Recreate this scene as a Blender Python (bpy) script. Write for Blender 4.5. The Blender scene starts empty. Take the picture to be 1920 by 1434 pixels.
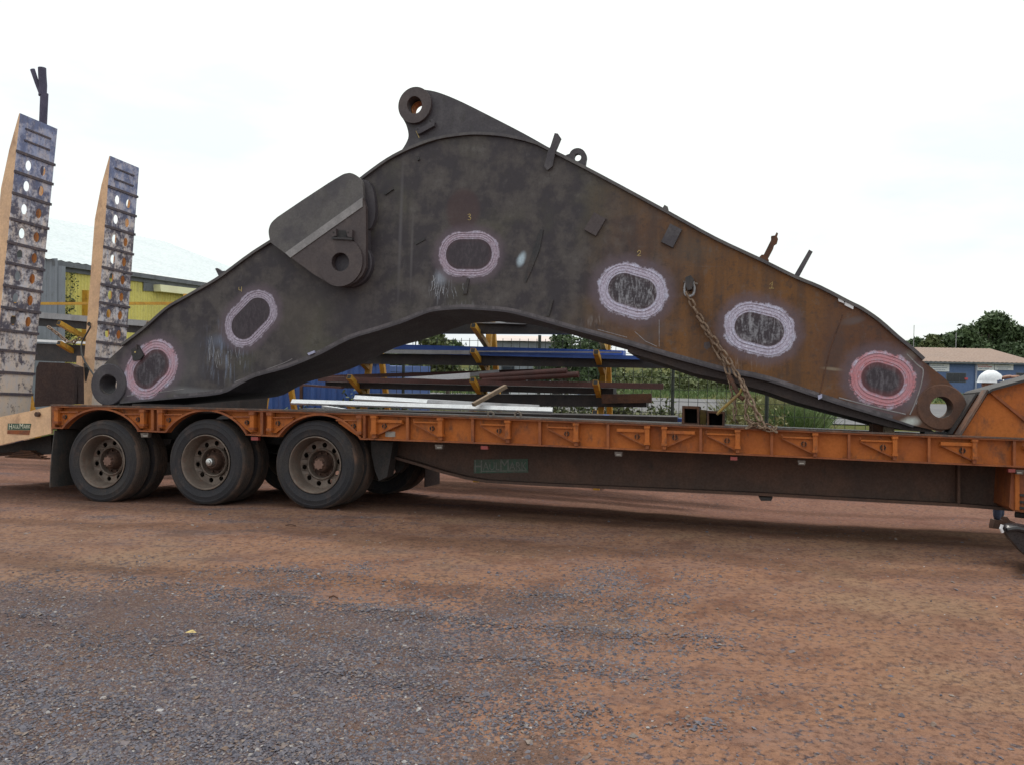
import bpy, bmesh, math, random
import numpy as np
from math import sin, cos, pi, radians, tan, sqrt, atan2, hypot
from mathutils import Vector, Matrix, Euler, noise as mnoise
from mathutils.geometry import tessellate_polygon
random.seed(7); rng = np.random.default_rng(7)
S = bpy.context.scene
COL = S.collection
# ------------------------------------------------------------------ camera, sky, sun, exposure
FPX = 1600.0; EYE = 1.57; PITCH = math.atan(33/1600); ROLL = 0.0178
cd = bpy.data.cameras.new('camera'); cam = bpy.data.objects.new('camera', cd); COL.objects.link(cam)
cd.sensor_fit = 'HORIZONTAL'; cd.sensor_width = 36; cd.lens = 36*FPX/1920; cd.clip_end = 3000; cd.clip_start = .05
CAMROT = Matrix.Rotation(pi/2-PITCH, 3, 'X') @ Matrix.Rotation(ROLL, 3, 'Z')
cam.matrix_world = Matrix.Translation((0,0,EYE)) @ CAMROT.to_4x4()
S.camera = cam
SUN_EL, SUN_AZ = radians(64), radians(-8)      # azimuth from +Y (ahead of the camera), clockwise
W = bpy.data.worlds.new('World'); S.world = W; W.use_nodes = True
wn = W.node_tree.nodes; wl = W.node_tree.links; wn.clear()
sky = wn.new('ShaderNodeTexSky'); sky.sky_type = 'NISHITA'; sky.sun_disc = False
sky.sun_elevation = SUN_EL; sky.sun_rotation = SUN_AZ
bg = wn.new('ShaderNodeBackground'); bg.inputs[1].default_value = 0.1
out = wn.new('ShaderNodeOutputWorld')
tcw = wn.new('ShaderNodeTexCoord')
mpw = wn.new('ShaderNodeMapping'); mpw.inputs['Scale'].default_value = (1,1,3.2)
nzw = wn.new('ShaderNodeTexNoise'); nzw.inputs['Scale'].default_value = 2.2; nzw.inputs['Detail'].default_value = 6; nzw.inputs['Roughness'].default_value = .55
wl.new(tcw.outputs['Generated'], mpw.inputs[0]); wl.new(mpw.outputs[0], nzw.inputs['Vector'])
crw = wn.new('ShaderNodeValToRGB'); e = crw.color_ramp.elements       # cloud deck brightness
e[0].position = .40; e[0].color = (.83,.875,.90,1); e[1].position = .54; e[1].color = (.955,1.0,.95,1)
wl.new(nzw.outputs['Fac'], crw.inputs[0])
sepw = wn.new('ShaderNodeSeparateXYZ'); wl.new(tcw.outputs['Generated'], sepw.inputs[0])
mrw = wn.new('ShaderNodeMapRange'); mrw.inputs[1].default_value = 0.0; mrw.inputs[2].default_value = .8      # overcast sky brightens to the zenith
mrw.inputs[3].default_value = 8.4; mrw.inputs[4].default_value = 11.5
wl.new(sepw.outputs['Z'], mrw.inputs[0])
sc = wn.new('ShaderNodeVectorMath'); sc.operation = 'SCALE'; wl.new(crw.outputs[0], sc.inputs[0]); wl.new(mrw.outputs[0], sc.inputs['Scale'])
mxw = wn.new('ShaderNodeMix'); mxw.data_type = 'RGBA'; mxw.inputs['Factor'].default_value = .94
wl.new(sky.outputs[0], mxw.inputs['A']); wl.new(sc.outputs[0], mxw.inputs['B'])
wl.new(mxw.outputs['Result'], bg.inputs[0]); wl.new(bg.outputs[0], out.inputs[0])
sd = bpy.data.lights.new('sun', 'SUN'); sd.energy = 1.5; sd.angle = radians(11); sd.color = (1,.94,.86)
so = bpy.data.objects.new('sun', sd); COL.objects.link(so)
so.rotation_euler = Vector((sin(SUN_AZ)*cos(SUN_EL), cos(SUN_AZ)*cos(SUN_EL), sin(SUN_EL))).to_track_quat('Z','Y').to_euler()
S.view_settings.view_transform = 'Standard'; S.view_settings.look = 'None'; S.view_settings.gamma = 1
S.view_settings.use_curve_mapping = False; S.view_settings.exposure = .34
S.render.engine = 'CYCLES'
# ------------------------------------------------------------------ frames and pixel tracing (pixels of the 1920 wide photograph)
def ray(px, py):
    return (CAMROT @ Vector(((px-960)/FPX, -(py-717)/FPX, -1)))
def WP(px, py, Y):                                  # world point on the ray at depth Y
    r = ray(px, py); t = Y/r.y
    return Vector((r.x*t, Y, EYE+r.z*t))
ALPHA, BETA = radians(14.6), radians(3.1)
TR = Matrix.Translation((-3.249, 9.2, 0)) @ Matrix.Rotation(-ALPHA, 4, 'Z') @ Matrix.Rotation(-BETA, 4, 'X')     # trailer stands on ground that falls away
YR = Matrix.Translation((-3.249, 9.2, 0)) @ Matrix.Rotation(-ALPHA, 4, 'Z')                                       # yard frame, level
def mk(M):
    Mi = M.inverted(); o = Mi @ Vector((0,0,EYE)); R = Mi.to_3x3()
    def f(px, py, w):
        r = R @ ray(px, py); t = (w-o.y)/r.y
        return (o.x+r.x*t, o.z+r.z*t)
    return f
LT = mk(TR); LY = mk(YR)
def P3(px, py, w): a = LT(px, py, w); return Vector((a[0], w, a[1]))
def Y3(px, py, w): a = LY(px, py, w); return Vector((a[0], w, a[1]))
def interp(pts, x):
    for (x0,y0),(x1,y1) in zip(pts, pts[1:]):
        if x <= x1 or (x1,y1) == pts[-1]:
            return y0+(y1-y0)*(x-x0)/(x1-x0)
def sstep(a, b, x):
    t = min(1, max(0, (x-a)/(b-a))); return t*t*(3-2*t)
YRi = YR.inverted()
def ground_h(x, y):
    l = YRi @ Vector((x, y, 0))
    w = l.y
    c = 0 if w < 0 else (w-.0 if w < 5.5 else 5.5)
    c = -tan(BETA)*c*sstep(-.6, 1.2, w)
    c += (-.055+.075*sstep(-1.6, 1.4, l.x))*sstep(-3, -.6, w)*(1-sstep(4, 7, w))
    n = mnoise.noise(Vector((x*.45, y*.45, 0)))*.02 + mnoise.noise(Vector((x*1.7, y*1.7, 3)))*.010 + mnoise.noise(Vector((x*4.2, y*4.2, 8)))*.005
    for w0_, dp, wd_ in ((-.75,.012,.16),(-2.55,.016,.2),(-3.15,.012,.18),(-4.6,.014,.25)):
        q_ = (w-w0_-.22*sin(l.x*.35+w0_)-.08*sin(l.x*1.1))/wd_
        if abs(q_) < 3.2: c += -dp*math.exp(-q_*q_)+dp*.55*math.exp(-(abs(q_)-1.7)**2*2)
    c -= .10*math.exp(-(l.x-6.2)**2/9-(w-3.1)**2/2.5)
    far = sstep(.5, 4, abs(w-.6)) if w < .6 else 1
    return c + n*(.35+.65*far)
# ------------------------------------------------------------------ object helpers
ORG = {}
def tag(o, label, cat, group=None, kind=None):
    if label: o['label'] = label
    if cat: o['category'] = cat
    if group: o['group'] = group
    if kind: o['kind'] = kind
    return o
def thing(name, label, cat, M=None, loc=(0,0,0), group=None):
    o = bpy.data.objects.new(name, None); COL.objects.link(o); o.empty_display_size = .2
    M = M or Matrix.Identity(4); o.matrix_world = M @ Matrix.Translation(loc)
    ORG[o] = (M, Vector(loc)); return tag(o, label, cat, group)
def finish(bm, smooth=False):
    bmesh.ops.recalc_face_normals(bm, faces=bm.faces)
    if smooth:
        for f in bm.faces: f.smooth = True
def obj(name, bm, m, parent=None, M=None, smooth=False, sharp=35, nosub=False, recalc=True):
    """verts in the frame of the thing; links ONE mesh object, origin at its centre"""
    if recalc: bmesh.ops.recalc_face_normals(bm, faces=bm.faces)
    cs = [v.co for v in bm.verts]
    c = Vector([ (min(v[i] for v in cs)+max(v[i] for v in cs))/2 for i in range(3)])
    if nosub: c = Vector((0,0,0)) if parent is None else ORG[parent][1].copy()
    bmesh.ops.translate(bm, verts=bm.verts, vec=-c)
    me = bpy.data.meshes.new(name); bm.to_mesh(me); bm.free()
    if smooth:
        me.shade_smooth()
        try: me.set_sharp_from_angle(angle=radians(sharp))
        except Exception: pass
    ms = m if isinstance(m, (list, tuple)) else [m]
    for q in ms: me.materials.append(q)
    o = bpy.data.objects.new(name, me); COL.objects.link(o)
    if parent is not None:
        M, pc = ORG[parent]; o.parent = parent; o.location = c-pc
    else:
        M = M or Matrix.Identity(4); o.matrix_world = M @ Matrix.Translation(c)
    ORG[o] = (M, c)
    return o
def inst(src, parent, loc, rot=None, scale=None, name=None):
    """copy of a part (shared mesh) with its own children, placed in the thing's frame"""
    c = src.copy(); COL.objects.link(c); c.parent = parent
    c.location = Vector(loc)-ORG[parent][1]
    if rot is not None: c.rotation_euler = rot
    if scale is not None: c.scale = scale
    ORG[c] = (ORG[parent][0], Vector(loc))
    for ch in src.children:
        d = ch.copy(); COL.objects.link(d); d.parent = c
    return c
def nb(): return bmesh.new()
def box(bm, lo, hi, R=None, c=None):
    vs = [bm.verts.new((x,y,z)) for x in (lo[0],hi[0]) for y in (lo[1],hi[1]) for z in (lo[2],hi[2])]
    for f in ((0,1,3,2),(4,6,7,5),(0,4,5,1),(2,3,7,6),(0,2,6,4),(1,5,7,3)): bm.faces.new([vs[i] for i in f])
    if R is not None:
        for v in vs: v.co = R @ v.co + (c or Vector((0,0,0)))
    return vs
def beam(bm, a, b, w, h, up=Vector((0,0,1))):
    a, b = Vector(a), Vector(b); d = (b-a); L = d.length; d.normalize()
    s = d.cross(up); s = s.normalized() if s.length > 1e-4 else Vector((1,0,0)); t = s.cross(d)
    R = Matrix((s, d, t)).transposed()
    box(bm, (-w/2,0,-h/2), (w/2,L,h/2), R, a)
def tube(bm, pts, r, n=10, caps=True, r2=None):
    pts = [Vector(p) for p in pts]; rings = []
    prev = None
    for i, p in enumerate(pts):
        d = (pts[min(i+1,len(pts)-1)]-pts[max(i-1,0)]).normalized()
        if prev is None:
            s = d.orthogonal().normalized()
        else:
            s = (prev-d*prev.dot(d)).normalized()
        prev = s; t = d.cross(s)
        rr = r if r2 is None else r+(r2-r)*i/(len(pts)-1)
        if isinstance(r, (list,tuple)): rr = r[i]
        rings.append([bm.verts.new(p+(s*cos(2*pi*k/n)+t*sin(2*pi*k/n))*rr) for k in range(n)])
    for A, B in zip(rings, rings[1:]):
        for k in range(n): bm.faces.new((A[k],A[(k+1)%n],B[(k+1)%n],B[k]))
    if caps: bm.faces.new(rings[0][::-1]); bm.faces.new(rings[-1])
def lathe(bm, prof, n=40, axis='y', closed=False, c=(0,0,0)):
    """profile [(a, r)] a along the axis, r radius; axis y"""
    c = Vector(c); rings = []
    for a, r in prof:
        if r < 1e-5: rings.append([bm.verts.new(c+Vector((0,a,0)))])
        else: rings.append([bm.verts.new(c+Vector((r*cos(2*pi*k/n), a, r*sin(2*pi*k/n)))) for k in range(n)])
    prs = list(zip(rings, rings[1:]))
    if closed: prs.append((rings[-1], rings[0]))
    for A, B in prs:
        for k in range(n):
            if len(A) == 1 and len(B) == 1: continue
            if len(A) == 1: bm.faces.new((A[0],B[k],B[(k+1)%n]))
            elif len(B) == 1: bm.faces.new((A[k],A[(k+1)%n],B[0]))
            else: bm.faces.new((A[k],A[(k+1)%n],B[(k+1)%n],B[k]))
def prism(bm, outline, w0, w1, holes=(), far=None):
    """outline/holes: [(u,v)]; extruded from w0 to w1 (far: optional outline at w1)"""
    loops = [list(outline)]+[list(h) for h in holes]
    fl = [list(far) if far else list(outline)]+[list(h) for h in holes]
    A = [[bm.verts.new((p[0],w0,p[1])) for p in l] for l in loops]
    B = [[bm.verts.new((p[0],w1,p[1])) for p in l] for l in fl]
    for a, b in zip(A, B):
        n = len(a)
        for k in range(n): bm.faces.new((a[k],a[(k+1)%n],b[(k+1)%n],b[k]))
    for V, LL in ((A, loops),(B, fl)):
        flat = [v for l in V for v in l]
        for t in tessellate_polygon([[Vector((p[0],p[1],0)) for p in l] for l in LL]):
            try: bm.faces.new([flat[i] for i in t])
            except ValueError: pass
def circ(cu, cv, r, n=28, rv=None): return [(cu+r*cos(2*pi*k/n), cv+(rv or r)*sin(2*pi*k/n)) for k in range(n)]
def stadium(a, b, r, n=12):
    a, b = Vector(a), Vector(b); d = (b-a); t = atan2(d.y, d.x); o = []
    for k in range(n+1): th = t-pi/2+pi*k/n; o.append((b.x+r*cos(th), b.y+r*sin(th)))
    for k in range(n+1): th = t+pi/2+pi*k/n; o.append((a.x+r*cos(th), a.y+r*sin(th)))
    return o
def smoothpts(pts, n=4):
    """Catmull-Rom through open polyline"""
    P = [pts[0]]+list(pts)+[pts[-1]]; o = []
    for i in range(1, len(P)-2):
        for k in range(n):
            t = k/n; r = []
            for c in range(len(pts[0])):
                a,b,cc,d = P[i-1][c],P[i][c],P[i+1][c],P[i+2][c]
                r.append(.5*((2*b)+(-a+cc)*t+(2*a-5*b+4*cc-d)*t*t+(-a+3*b-3*cc+d)*t**3))
            o.append(tuple(r))
    o.append(tuple(pts[-1])); return o
def bev(bm, r, seg=2, ang=40):
    es = [e for e in bm.edges if len(e.link_faces) == 2 and e.calc_face_angle(0) > radians(ang)]
    if es: bmesh.ops.bevel(bm, geom=es, offset=r, segments=seg, affect='EDGES', clamp_overlap=True)
def text_bm(s, size, bold=False):
    cu = bpy.data.curves.new('t', 'FONT'); cu.body = s; cu.size = size; cu.extrude = .0008
    cu.resolution_u = 3
    o = bpy.data.objects.new('t', cu); COL.objects.link(o)
    dg = bpy.context.evaluated_depsgraph_get(); me = bpy.data.meshes.new_from_object(o.evaluated_get(dg))
    bm = nb(); bm.from_mesh(me); bpy.data.objects.remove(o); bpy.data.curves.remove(cu); bpy.data.meshes.remove(me)
    return bm
# ------------------------------------------------------------------ materials
def newmat(name):
    m = bpy.data.materials.new(name); m.use_nodes = True
    nt = m.node_tree; b = nt.nodes['Principled BSDF']; return m, nt, b
class G:
    """tiny node-expression helper"""
    def __init__(s, nt): s.nt = nt; s.N = nt.nodes; s.L = nt.links
    def put(s, sock, v):
        if isinstance(v, bpy.types.NodeSocket): s.L.new(v, sock)
        elif v is not None:
            if isinstance(v, (tuple, list)) and len(v) == 3 and sock.type == 'RGBA': v = (*v, 1)
            sock.default_value = v
    def math(s, op, a, b=None, c=None, clamp=False):
        n = s.N.new('ShaderNodeMath'); n.operation = op; n.use_clamp = clamp
        for i, v in enumerate((a,b,c)):
            if v is not None: s.put(n.inputs[i], v)
        return n.outputs[0]
    def vm(s, op, a, b=None, scale=None):
        n = s.N.new('ShaderNodeVectorMath'); n.operation = op; s.put(n.inputs[0], a)
        if b is not None: s.put(n.inputs[1], b)
        if scale is not None: s.put(n.inputs['Scale'], scale)
        return n.outputs['Value'] if op in ('DOT_PRODUCT','LENGTH','DISTANCE') else n.outputs[0]
    def noise(s, vec, scale, detail=4, rough=.55, dist=0, out='Fac'):
        n = s.N.new('ShaderNodeTexNoise'); s.put(n.inputs['Vector'], vec)
        n.inputs['Scale'].default_value = scale; n.inputs['Detail'].default_value = detail
        n.inputs['Roughness'].default_value = rough; n.inputs['Distortion'].default_value = dist
        return n.outputs[out]
    def vor(s, vec, scale, out='Distance', feat='F1', rand=1):
        n = s.N.new('ShaderNodeTexVoronoi'); n.feature = feat; s.put(n.inputs['Vector'], vec); n.inputs['Scale'].default_value = scale
        n.inputs['Randomness'].default_value = rand
        return n.outputs[out]
    def map(s, v, a, b, c=0, d=1, smooth=False):
        n = s.N.new('ShaderNodeMapRange'); s.put(n.inputs[0], v)
        if smooth: n.interpolation_type = 'SMOOTHSTEP'
        for i, q in enumerate((a,b,c,d)): s.put(n.inputs[i+1], q)
        return n.outputs[0]
    def mix(s, f, a, b, mode='MIX'):
        n = s.N.new('ShaderNodeMix'); n.data_type = 'RGBA'; n.blend_type = mode; s.put(n.inputs['Factor'], f); s.put(n.inputs['A'], a); s.put(n.inputs['B'], b)
        return n.outputs['Result']
    def ramp(s, f, els):
        n = s.N.new('ShaderNodeValToRGB'); s.put(n.inputs[0], f); e = n.color_ramp.elements
        while len(e) < len(els): e.new(.5)
        for q, (p, c) in zip(e, els): q.position = p; q.color = (*c, 1) if len(c) == 3 else c
        return n.outputs[0]
    def scl(s, v, sx, sy, sz):
        n = s.N.new('ShaderNodeMapping'); s.put(n.inputs[0], v); n.inputs['Scale'].default_value = (sx,sy,sz); return n.outputs[0]
    def coord(s, ob=None, kind='Object'):
        n = s.N.new('ShaderNodeTexCoord')
        if ob: n.object = ob
        return n.outputs[kind]
    def pos(s): return s.N.new('ShaderNodeNewGeometry').outputs['Position']
    def bump(s, h, strength, dist, nrm=None):
        n = s.N.new('ShaderNodeBump'); s.put(n.inputs['Height'], h); n.inputs['Strength'].default_value = strength; n.inputs['Distance'].default_value = dist
        if nrm is not None: s.put(n.inputs['Normal'], nrm)
        return n.outputs[0]
    def sep(s, v):
        n = s.N.new('ShaderNodeSeparateXYZ'); s.put(n.inputs[0], v); return n.outputs
    def rnd(s): return s.N.new('ShaderNodeObjectInfo').outputs['Random']
def worn(name, c1, c2, rough=.6, metal=0.0, scale=4, lo=.45, hi=.65, dirt=None, dirtamt=.3, bump=.15, fine=60, spec=None, streak=False, varied=0.0, bd=.004):
    """painted/bare surface: base colour, second colour in worn patches, dirt speckle, micro relief"""
    m, nt, b = newmat(name); g = G(nt); p = g.pos()
    ps = g.scl(p, 1,1,.18) if streak else p
    n1 = g.noise(ps, scale, 8, .62)
    f1 = g.map(n1, lo, hi, 0, 1, True)
    col = g.mix(f1, c1, c2)
    n2 = g.noise(p, fine, 3, .6)
    col = g.mix(g.map(n2, .35, .75, 0, .35), col, (c1[0]*.45, c1[1]*.45, c1[2]*.45))
    if dirt:
        n3 = g.noise(g.scl(p,1,1,.5), scale*2.7, 9, .7)
        col = g.mix(g.map(n3, .5, .72, 0, dirtamt*2, True), col, dirt)
    if varied:
        v = g.map(g.rnd(), 0, 1, 1-varied, 1+varied)
        col = g.vm('SCALE', col, scale=v)
    g.put(b.inputs['Base Color'], col)
    g.put(b.inputs['Roughness'], g.map(n2, .3, .7, max(0,rough-.1), min(1,rough+.1)))
    b.inputs['Metallic'].default_value = metal
    if spec is not None: b.inputs['Specular IOR Level'].default_value = spec
    h = g.math('ADD', n1, g.math('MULTIPLY', n2, .4))
    g.put(b.inputs['Normal'], g.bump(h, bump, bd))
    return m
M = {}
M['orange'] = worn('orange_paint', (.44,.125,.022), (.34,.092,.022), .6, 0, 3.0, .4, .7, (.11,.05,.03), .45, .12, 45, spec=.3)
M['orange_old'] = worn('weathered_orange_paint', (.33,.095,.022), (.22,.06,.02), .7, 0, 4.0, .35, .6, (.07,.035,.025), .4, .15, 45)
M['girder'] = worn('rusty_brown_paint', (.075,.042,.032), (.12,.06,.04), .75, 0, 2.5, .4, .7, (.035,.028,.025), .35, .15, 50)
M['deckdark'] = worn('dark_deck_steel', (.03,.028,.03), (.05,.04,.038), .7, .1, 3, .4, .65, (.08,.055,.045), .2, .2, 70)
M['flange'] = worn('scuffed_rail_edge', (.16,.075,.045), (.07,.05,.045), .7, 0, 6, .4, .6, (.22,.16,.13), .3, .25, 60)
M['rubber'] = worn('tyre_rubber', (.020,.019,.024), (.034,.029,.029), .85, 0, 3, .4, .7, (.13,.08,.06), .18, .1, 80)
M['tread'] = worn('dusty_tread', (.05,.042,.04), (.09,.06,.048), .95, 0, 3, .35, .65, (.20,.11,.075), .3, .2, 70)
M['rim'] = worn('dusty_rim_steel', (.19,.15,.125), (.13,.10,.085), .6, .25, 6, .4, .6, (.17,.085,.06), .35, .1, 50)
M['hubrust'] = worn('rusty_hub', (.06,.032,.024), (.10,.052,.036), .85, .1, 14, .4, .6, (.05,.03,.025), .3, .4, 80)
M['chrome'] = worn('bright_hub_cap', (.6,.6,.6), (.45,.45,.45), .3, .8, 14)
M['black'] = worn('black_steel', (.022,.021,.023), (.035,.03,.03), .75, 0, 5, .4, .6, (.08,.05,.04), .15, .15, 50)
M['flap'] = worn('mudflap_rubber', (.045,.045,.046), (.065,.056,.052), .85, 0, 5, .4, .6, (.14,.09,.07), .25, .12, 50)
M['cream'] = worn('faded_cream_paint', (.74,.47,.28), (.60,.38,.24), .6, 0, 3.2, .42, .62, (.28,.15,.10), .34, .1, 40)
M['creamin'] = worn('orange_ramp_inside', (.85,.43,.15), (.75,.33,.10), .6, 0, 4, .4, .65, (.26,.10,.05), .25, .1, 40)
M['rustblock'] = worn('dark_rust_plate', (.040,.022,.022), (.055,.03,.026), .85, 0, 4, .4, .6, None, .2, .3, 40)
M['boomsteel'] = worn('dark_boom_steel', (.048,.040,.050), (.078,.068,.076), .62, .0, 4.5, .42, .68, (.035,.03,.03), .35, .12, 50)
M['boomlight'] = worn('light_boom_steel', (.105,.094,.094), (.058,.050,.060), .62, .0, 3.2, .4, .66, (.06,.052,.045), .3, .1, 50)
M['bossteel'] = worn('boss_steel', (.060,.043,.046), (.085,.062,.06), .6, .0, 4.5, .42, .68, (.05,.035,.035), .25, .12, 50)
M['groundedge'] = worn('ground_bare_edge', (.27,.25,.255), (.21,.195,.2), .5, .2, 8, .4, .6, None, .2, .05, 60)
M['rustsleeve'] = worn('rusty_bore', (.52,.22,.07), (.33,.12,.04), .8, 0, 9, .4, .6, (.14,.06,.03), .2, .3, 40)
M['rust'] = worn('brown_rust', (.12,.050,.026), (.065,.032,.024), .85, 0, 7, .4, .62, (.04,.025,.022), .3, .35, 60)
M['darkbore'] = worn('dark_bore', (.018,.016,.018), (.03,.025,.024), .7, 0, 7)
M['chain'] = worn('rusty_chain', (.27,.19,.135), (.15,.09,.06), .75, .3, 25, .4, .6, (.25,.19,.15), .2, .3, 90)
M['yellow'] = worn('rack_yellow', (.62,.33,.035), (.52,.25,.03), .6, 0, 4, .42, .66, (.15,.08,.03), .3, .1, 40)
M['yelbin'] = worn('binder_yellow', (.35,.24,.06), (.2,.12,.06), .7, 0, 9, .42, .66, (.1,.06,.03), .3, .1, 40)
M['bluesheet'] = worn('blue_sheet', (.05,.12,.42), (.07,.15,.5), .45, .1, 3)
M['whitesteel'] = worn('white_channel', (.90,.92,.95), (.80,.83,.88), .45, .1, 3, .4, .7, (.35,.33,.32), .15)
M['greysteel'] = worn('galvanised_steel', (.34,.34,.36), (.26,.26,.28), .5, .3, 5, .4, .65, (.18,.15,.14), .2)
M['brownsteel'] = worn('red_brown_primer', (.13,.055,.05), (.09,.045,.042), .7, 0, 4, .4, .65, (.05,.03,.03), .2)
M['darksteel'] = worn('dark_stock_steel', (.03,.028,.032), (.05,.042,.042), .65, .1, 4, .4, .65, (.09,.05,.04), .2)
M['timber'] = worn('weathered_timber', (.30,.22,.15), (.20,.15,.11), .85, 0, 9, .4, .65, (.1,.07,.05), .3, .3)
M['shedyellow'] = worn('pale_yellow_cladding', (.72,.63,.17), (.63,.55,.15), .6, 0, 1.2, .4, .7, (.30,.28,.14), .2, .1, 20)
M['shedcream'] = worn('cream_awning', (.80,.78,.50), (.75,.7,.45), .6, 0, 1.2)
M['roofwhite'] = worn('pale_roof_sheet', (.47,.53,.55), (.42,.48,.51), .5, .0, .8, .4, .7, None, .2, .05, 8, streak=True)
M['gutter'] = worn('grey_gutter', (.15,.16,.18), (.10,.105,.12), .6, 0, 3, .4, .7, (.06,.05,.05), .3)
M['greyclad'] = worn('grey_cladding', (.22,.24,.28), (.17,.185,.21), .6, 0, 1.4, .4, .7, (.1,.1,.1), .25)
M['container'] = worn('blue_container', (.035,.09,.30), (.05,.12,.36), .55, 0, 2.2, .4, .7, (.08,.06,.06), .2)
M['wire'] = worn('green_black_wire', (.03,.04,.035), (.045,.05,.045), .6, .2, 8)
M['farblue'] = worn('blue_wall', (.10,.155,.31), (.085,.135,.28), .7, 0, .6, .4, .7, None, .2, .05, 6)
M['farroof'] = worn('tan_roof_sheet', (.25,.16,.118), (.22,.145,.11), .6, 0, .5, .4, .7, None, .2, .05, 6)
M['pinkwall'] = worn('pinkish_wall', (.62,.52,.48), (.55,.46,.43), .8, 0, .5)
M['signwhite'] = worn('white_sign', (.75,.76,.80), (.7,.7,.74), .6, 0, 2)
M['signred'] = worn('red_lettering', (.50,.07,.08), (.4,.06,.07), .6, 0, 2)
M['signgrey'] = worn('grey_lettering', (.30,.33,.42), (.3,.3,.4), .6, 0, 2)
M['dirt'] = None
M['green'] = worn('green_nameplate', (.025,.075,.045), (.04,.06,.04), .5, 0, 9, .4, .6, (.09,.07,.05), .35)
M['lettersilver'] = worn('dull_silver_letter', (.125,.13,.115), (.085,.085,.075), .5, .2, 30)
M['lettercream'] = worn('cream_letter', (.68,.66,.52), (.6,.58,.45), .5, 0, 30)
M['chalk'] = worn('yellow_chalk', (.55,.42,.17), (.3,.22,.1), .95, 0, 40)
M['chalkwhite'] = worn('grey_white_chalk', (.42,.43,.48), (.25,.25,.28), .95, 0, 60, .4, .6)
M['lampred'] = worn('red_marker_lens', (.27,.045,.04), (.20,.04,.035), .35, 0, 20)
M['lampgrey'] = worn('dusty_lamp', (.11,.085,.075), (.16,.13,.115), .6, 0, 20)
M['sticker'] = worn('silver_sticker', (.36,.33,.3), (.25,.22,.2), .6, 0, 25)
M['barkpole'] = worn('dark_weathered_pole', (.095,.085,.135), (.065,.06,.10), .85, 0, 6, .4, .6, None, .2, .4)
M['hat'] = worn('white_helmet', (.80,.82,.86), (.76,.78,.82), .35, 0, 4, bump=.02)
M['skin'] = worn('skin', (.36,.19,.13), (.31,.16,.11), .6, 0, 12, bump=.05)
M['jeans'] = worn('blue_denim', (.05,.07,.12), (.035,.05,.09), .9, 0, 14)
M['shirt'] = worn('dark_blue_workshirt', (.04,.06,.13), (.03,.05,.10), .9, 0, 14)
M['boot'] = worn('brown_boot', (.09,.045,.03), (.06,.035,.025), .8, 0, 14)
M['carwhite'] = worn('white_car_paint', (.70,.72,.75), (.66,.68,.7), .3, 0, 2, bump=.0)
M['carblue'] = worn('blue_car_paint', (.10,.18,.34), (.09,.16,.3), .3, 0, 2, bump=.0)
def glassdark():
    m, nt, b = newmat('dark_window'); b.inputs['Base Color'].default_value = (.02,.025,.035,1); b.inputs['Roughness'].default_value = .12; return m
M['glass'] = glassdark()
def leafmat(name, c1, c2, c3):
    m, nt, b = newmat(name); g = G(nt); p = g.pos()
    n = g.noise(p, 1.1, 4, .6); n2 = g.noise(p, 14, 2, .6)
    col = g.mix(g.map(n, .38, .62, 0, 1, True), c1, c2); col = g.mix(g.map(n2, .45, .75, 0, .7), col, c3)
    g.put(b.inputs['Base Color'], col); b.inputs['Roughness'].default_value = .65; b.inputs['Specular IOR Level'].default_value = .3
    return m
M['leaf'] = leafmat('tree_leaves', (.042,.068,.030), (.075,.11,.045), (.11,.15,.07))
M['leaf2'] = leafmat('bush_leaves', (.060,.085,.030), (.12,.14,.055), (.22,.22,.11))
M['grass'] = leafmat('grass_blades', (.15,.16,.055), (.22,.21,.09), (.28,.23,.13))
M['grassgreen'] = leafmat('fresh_grass_blades', (.065,.12,.035), (.10,.15,.05), (.2,.21,.10))
M['vine'] = leafmat('dark_creeper', (.035,.055,.03), (.06,.08,.03), (.15,.17,.12))
M['bark'] = worn('tree_bark', (.11,.085,.065), (.07,.055,.045), .9, 0, 6, bump=.4)
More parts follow.
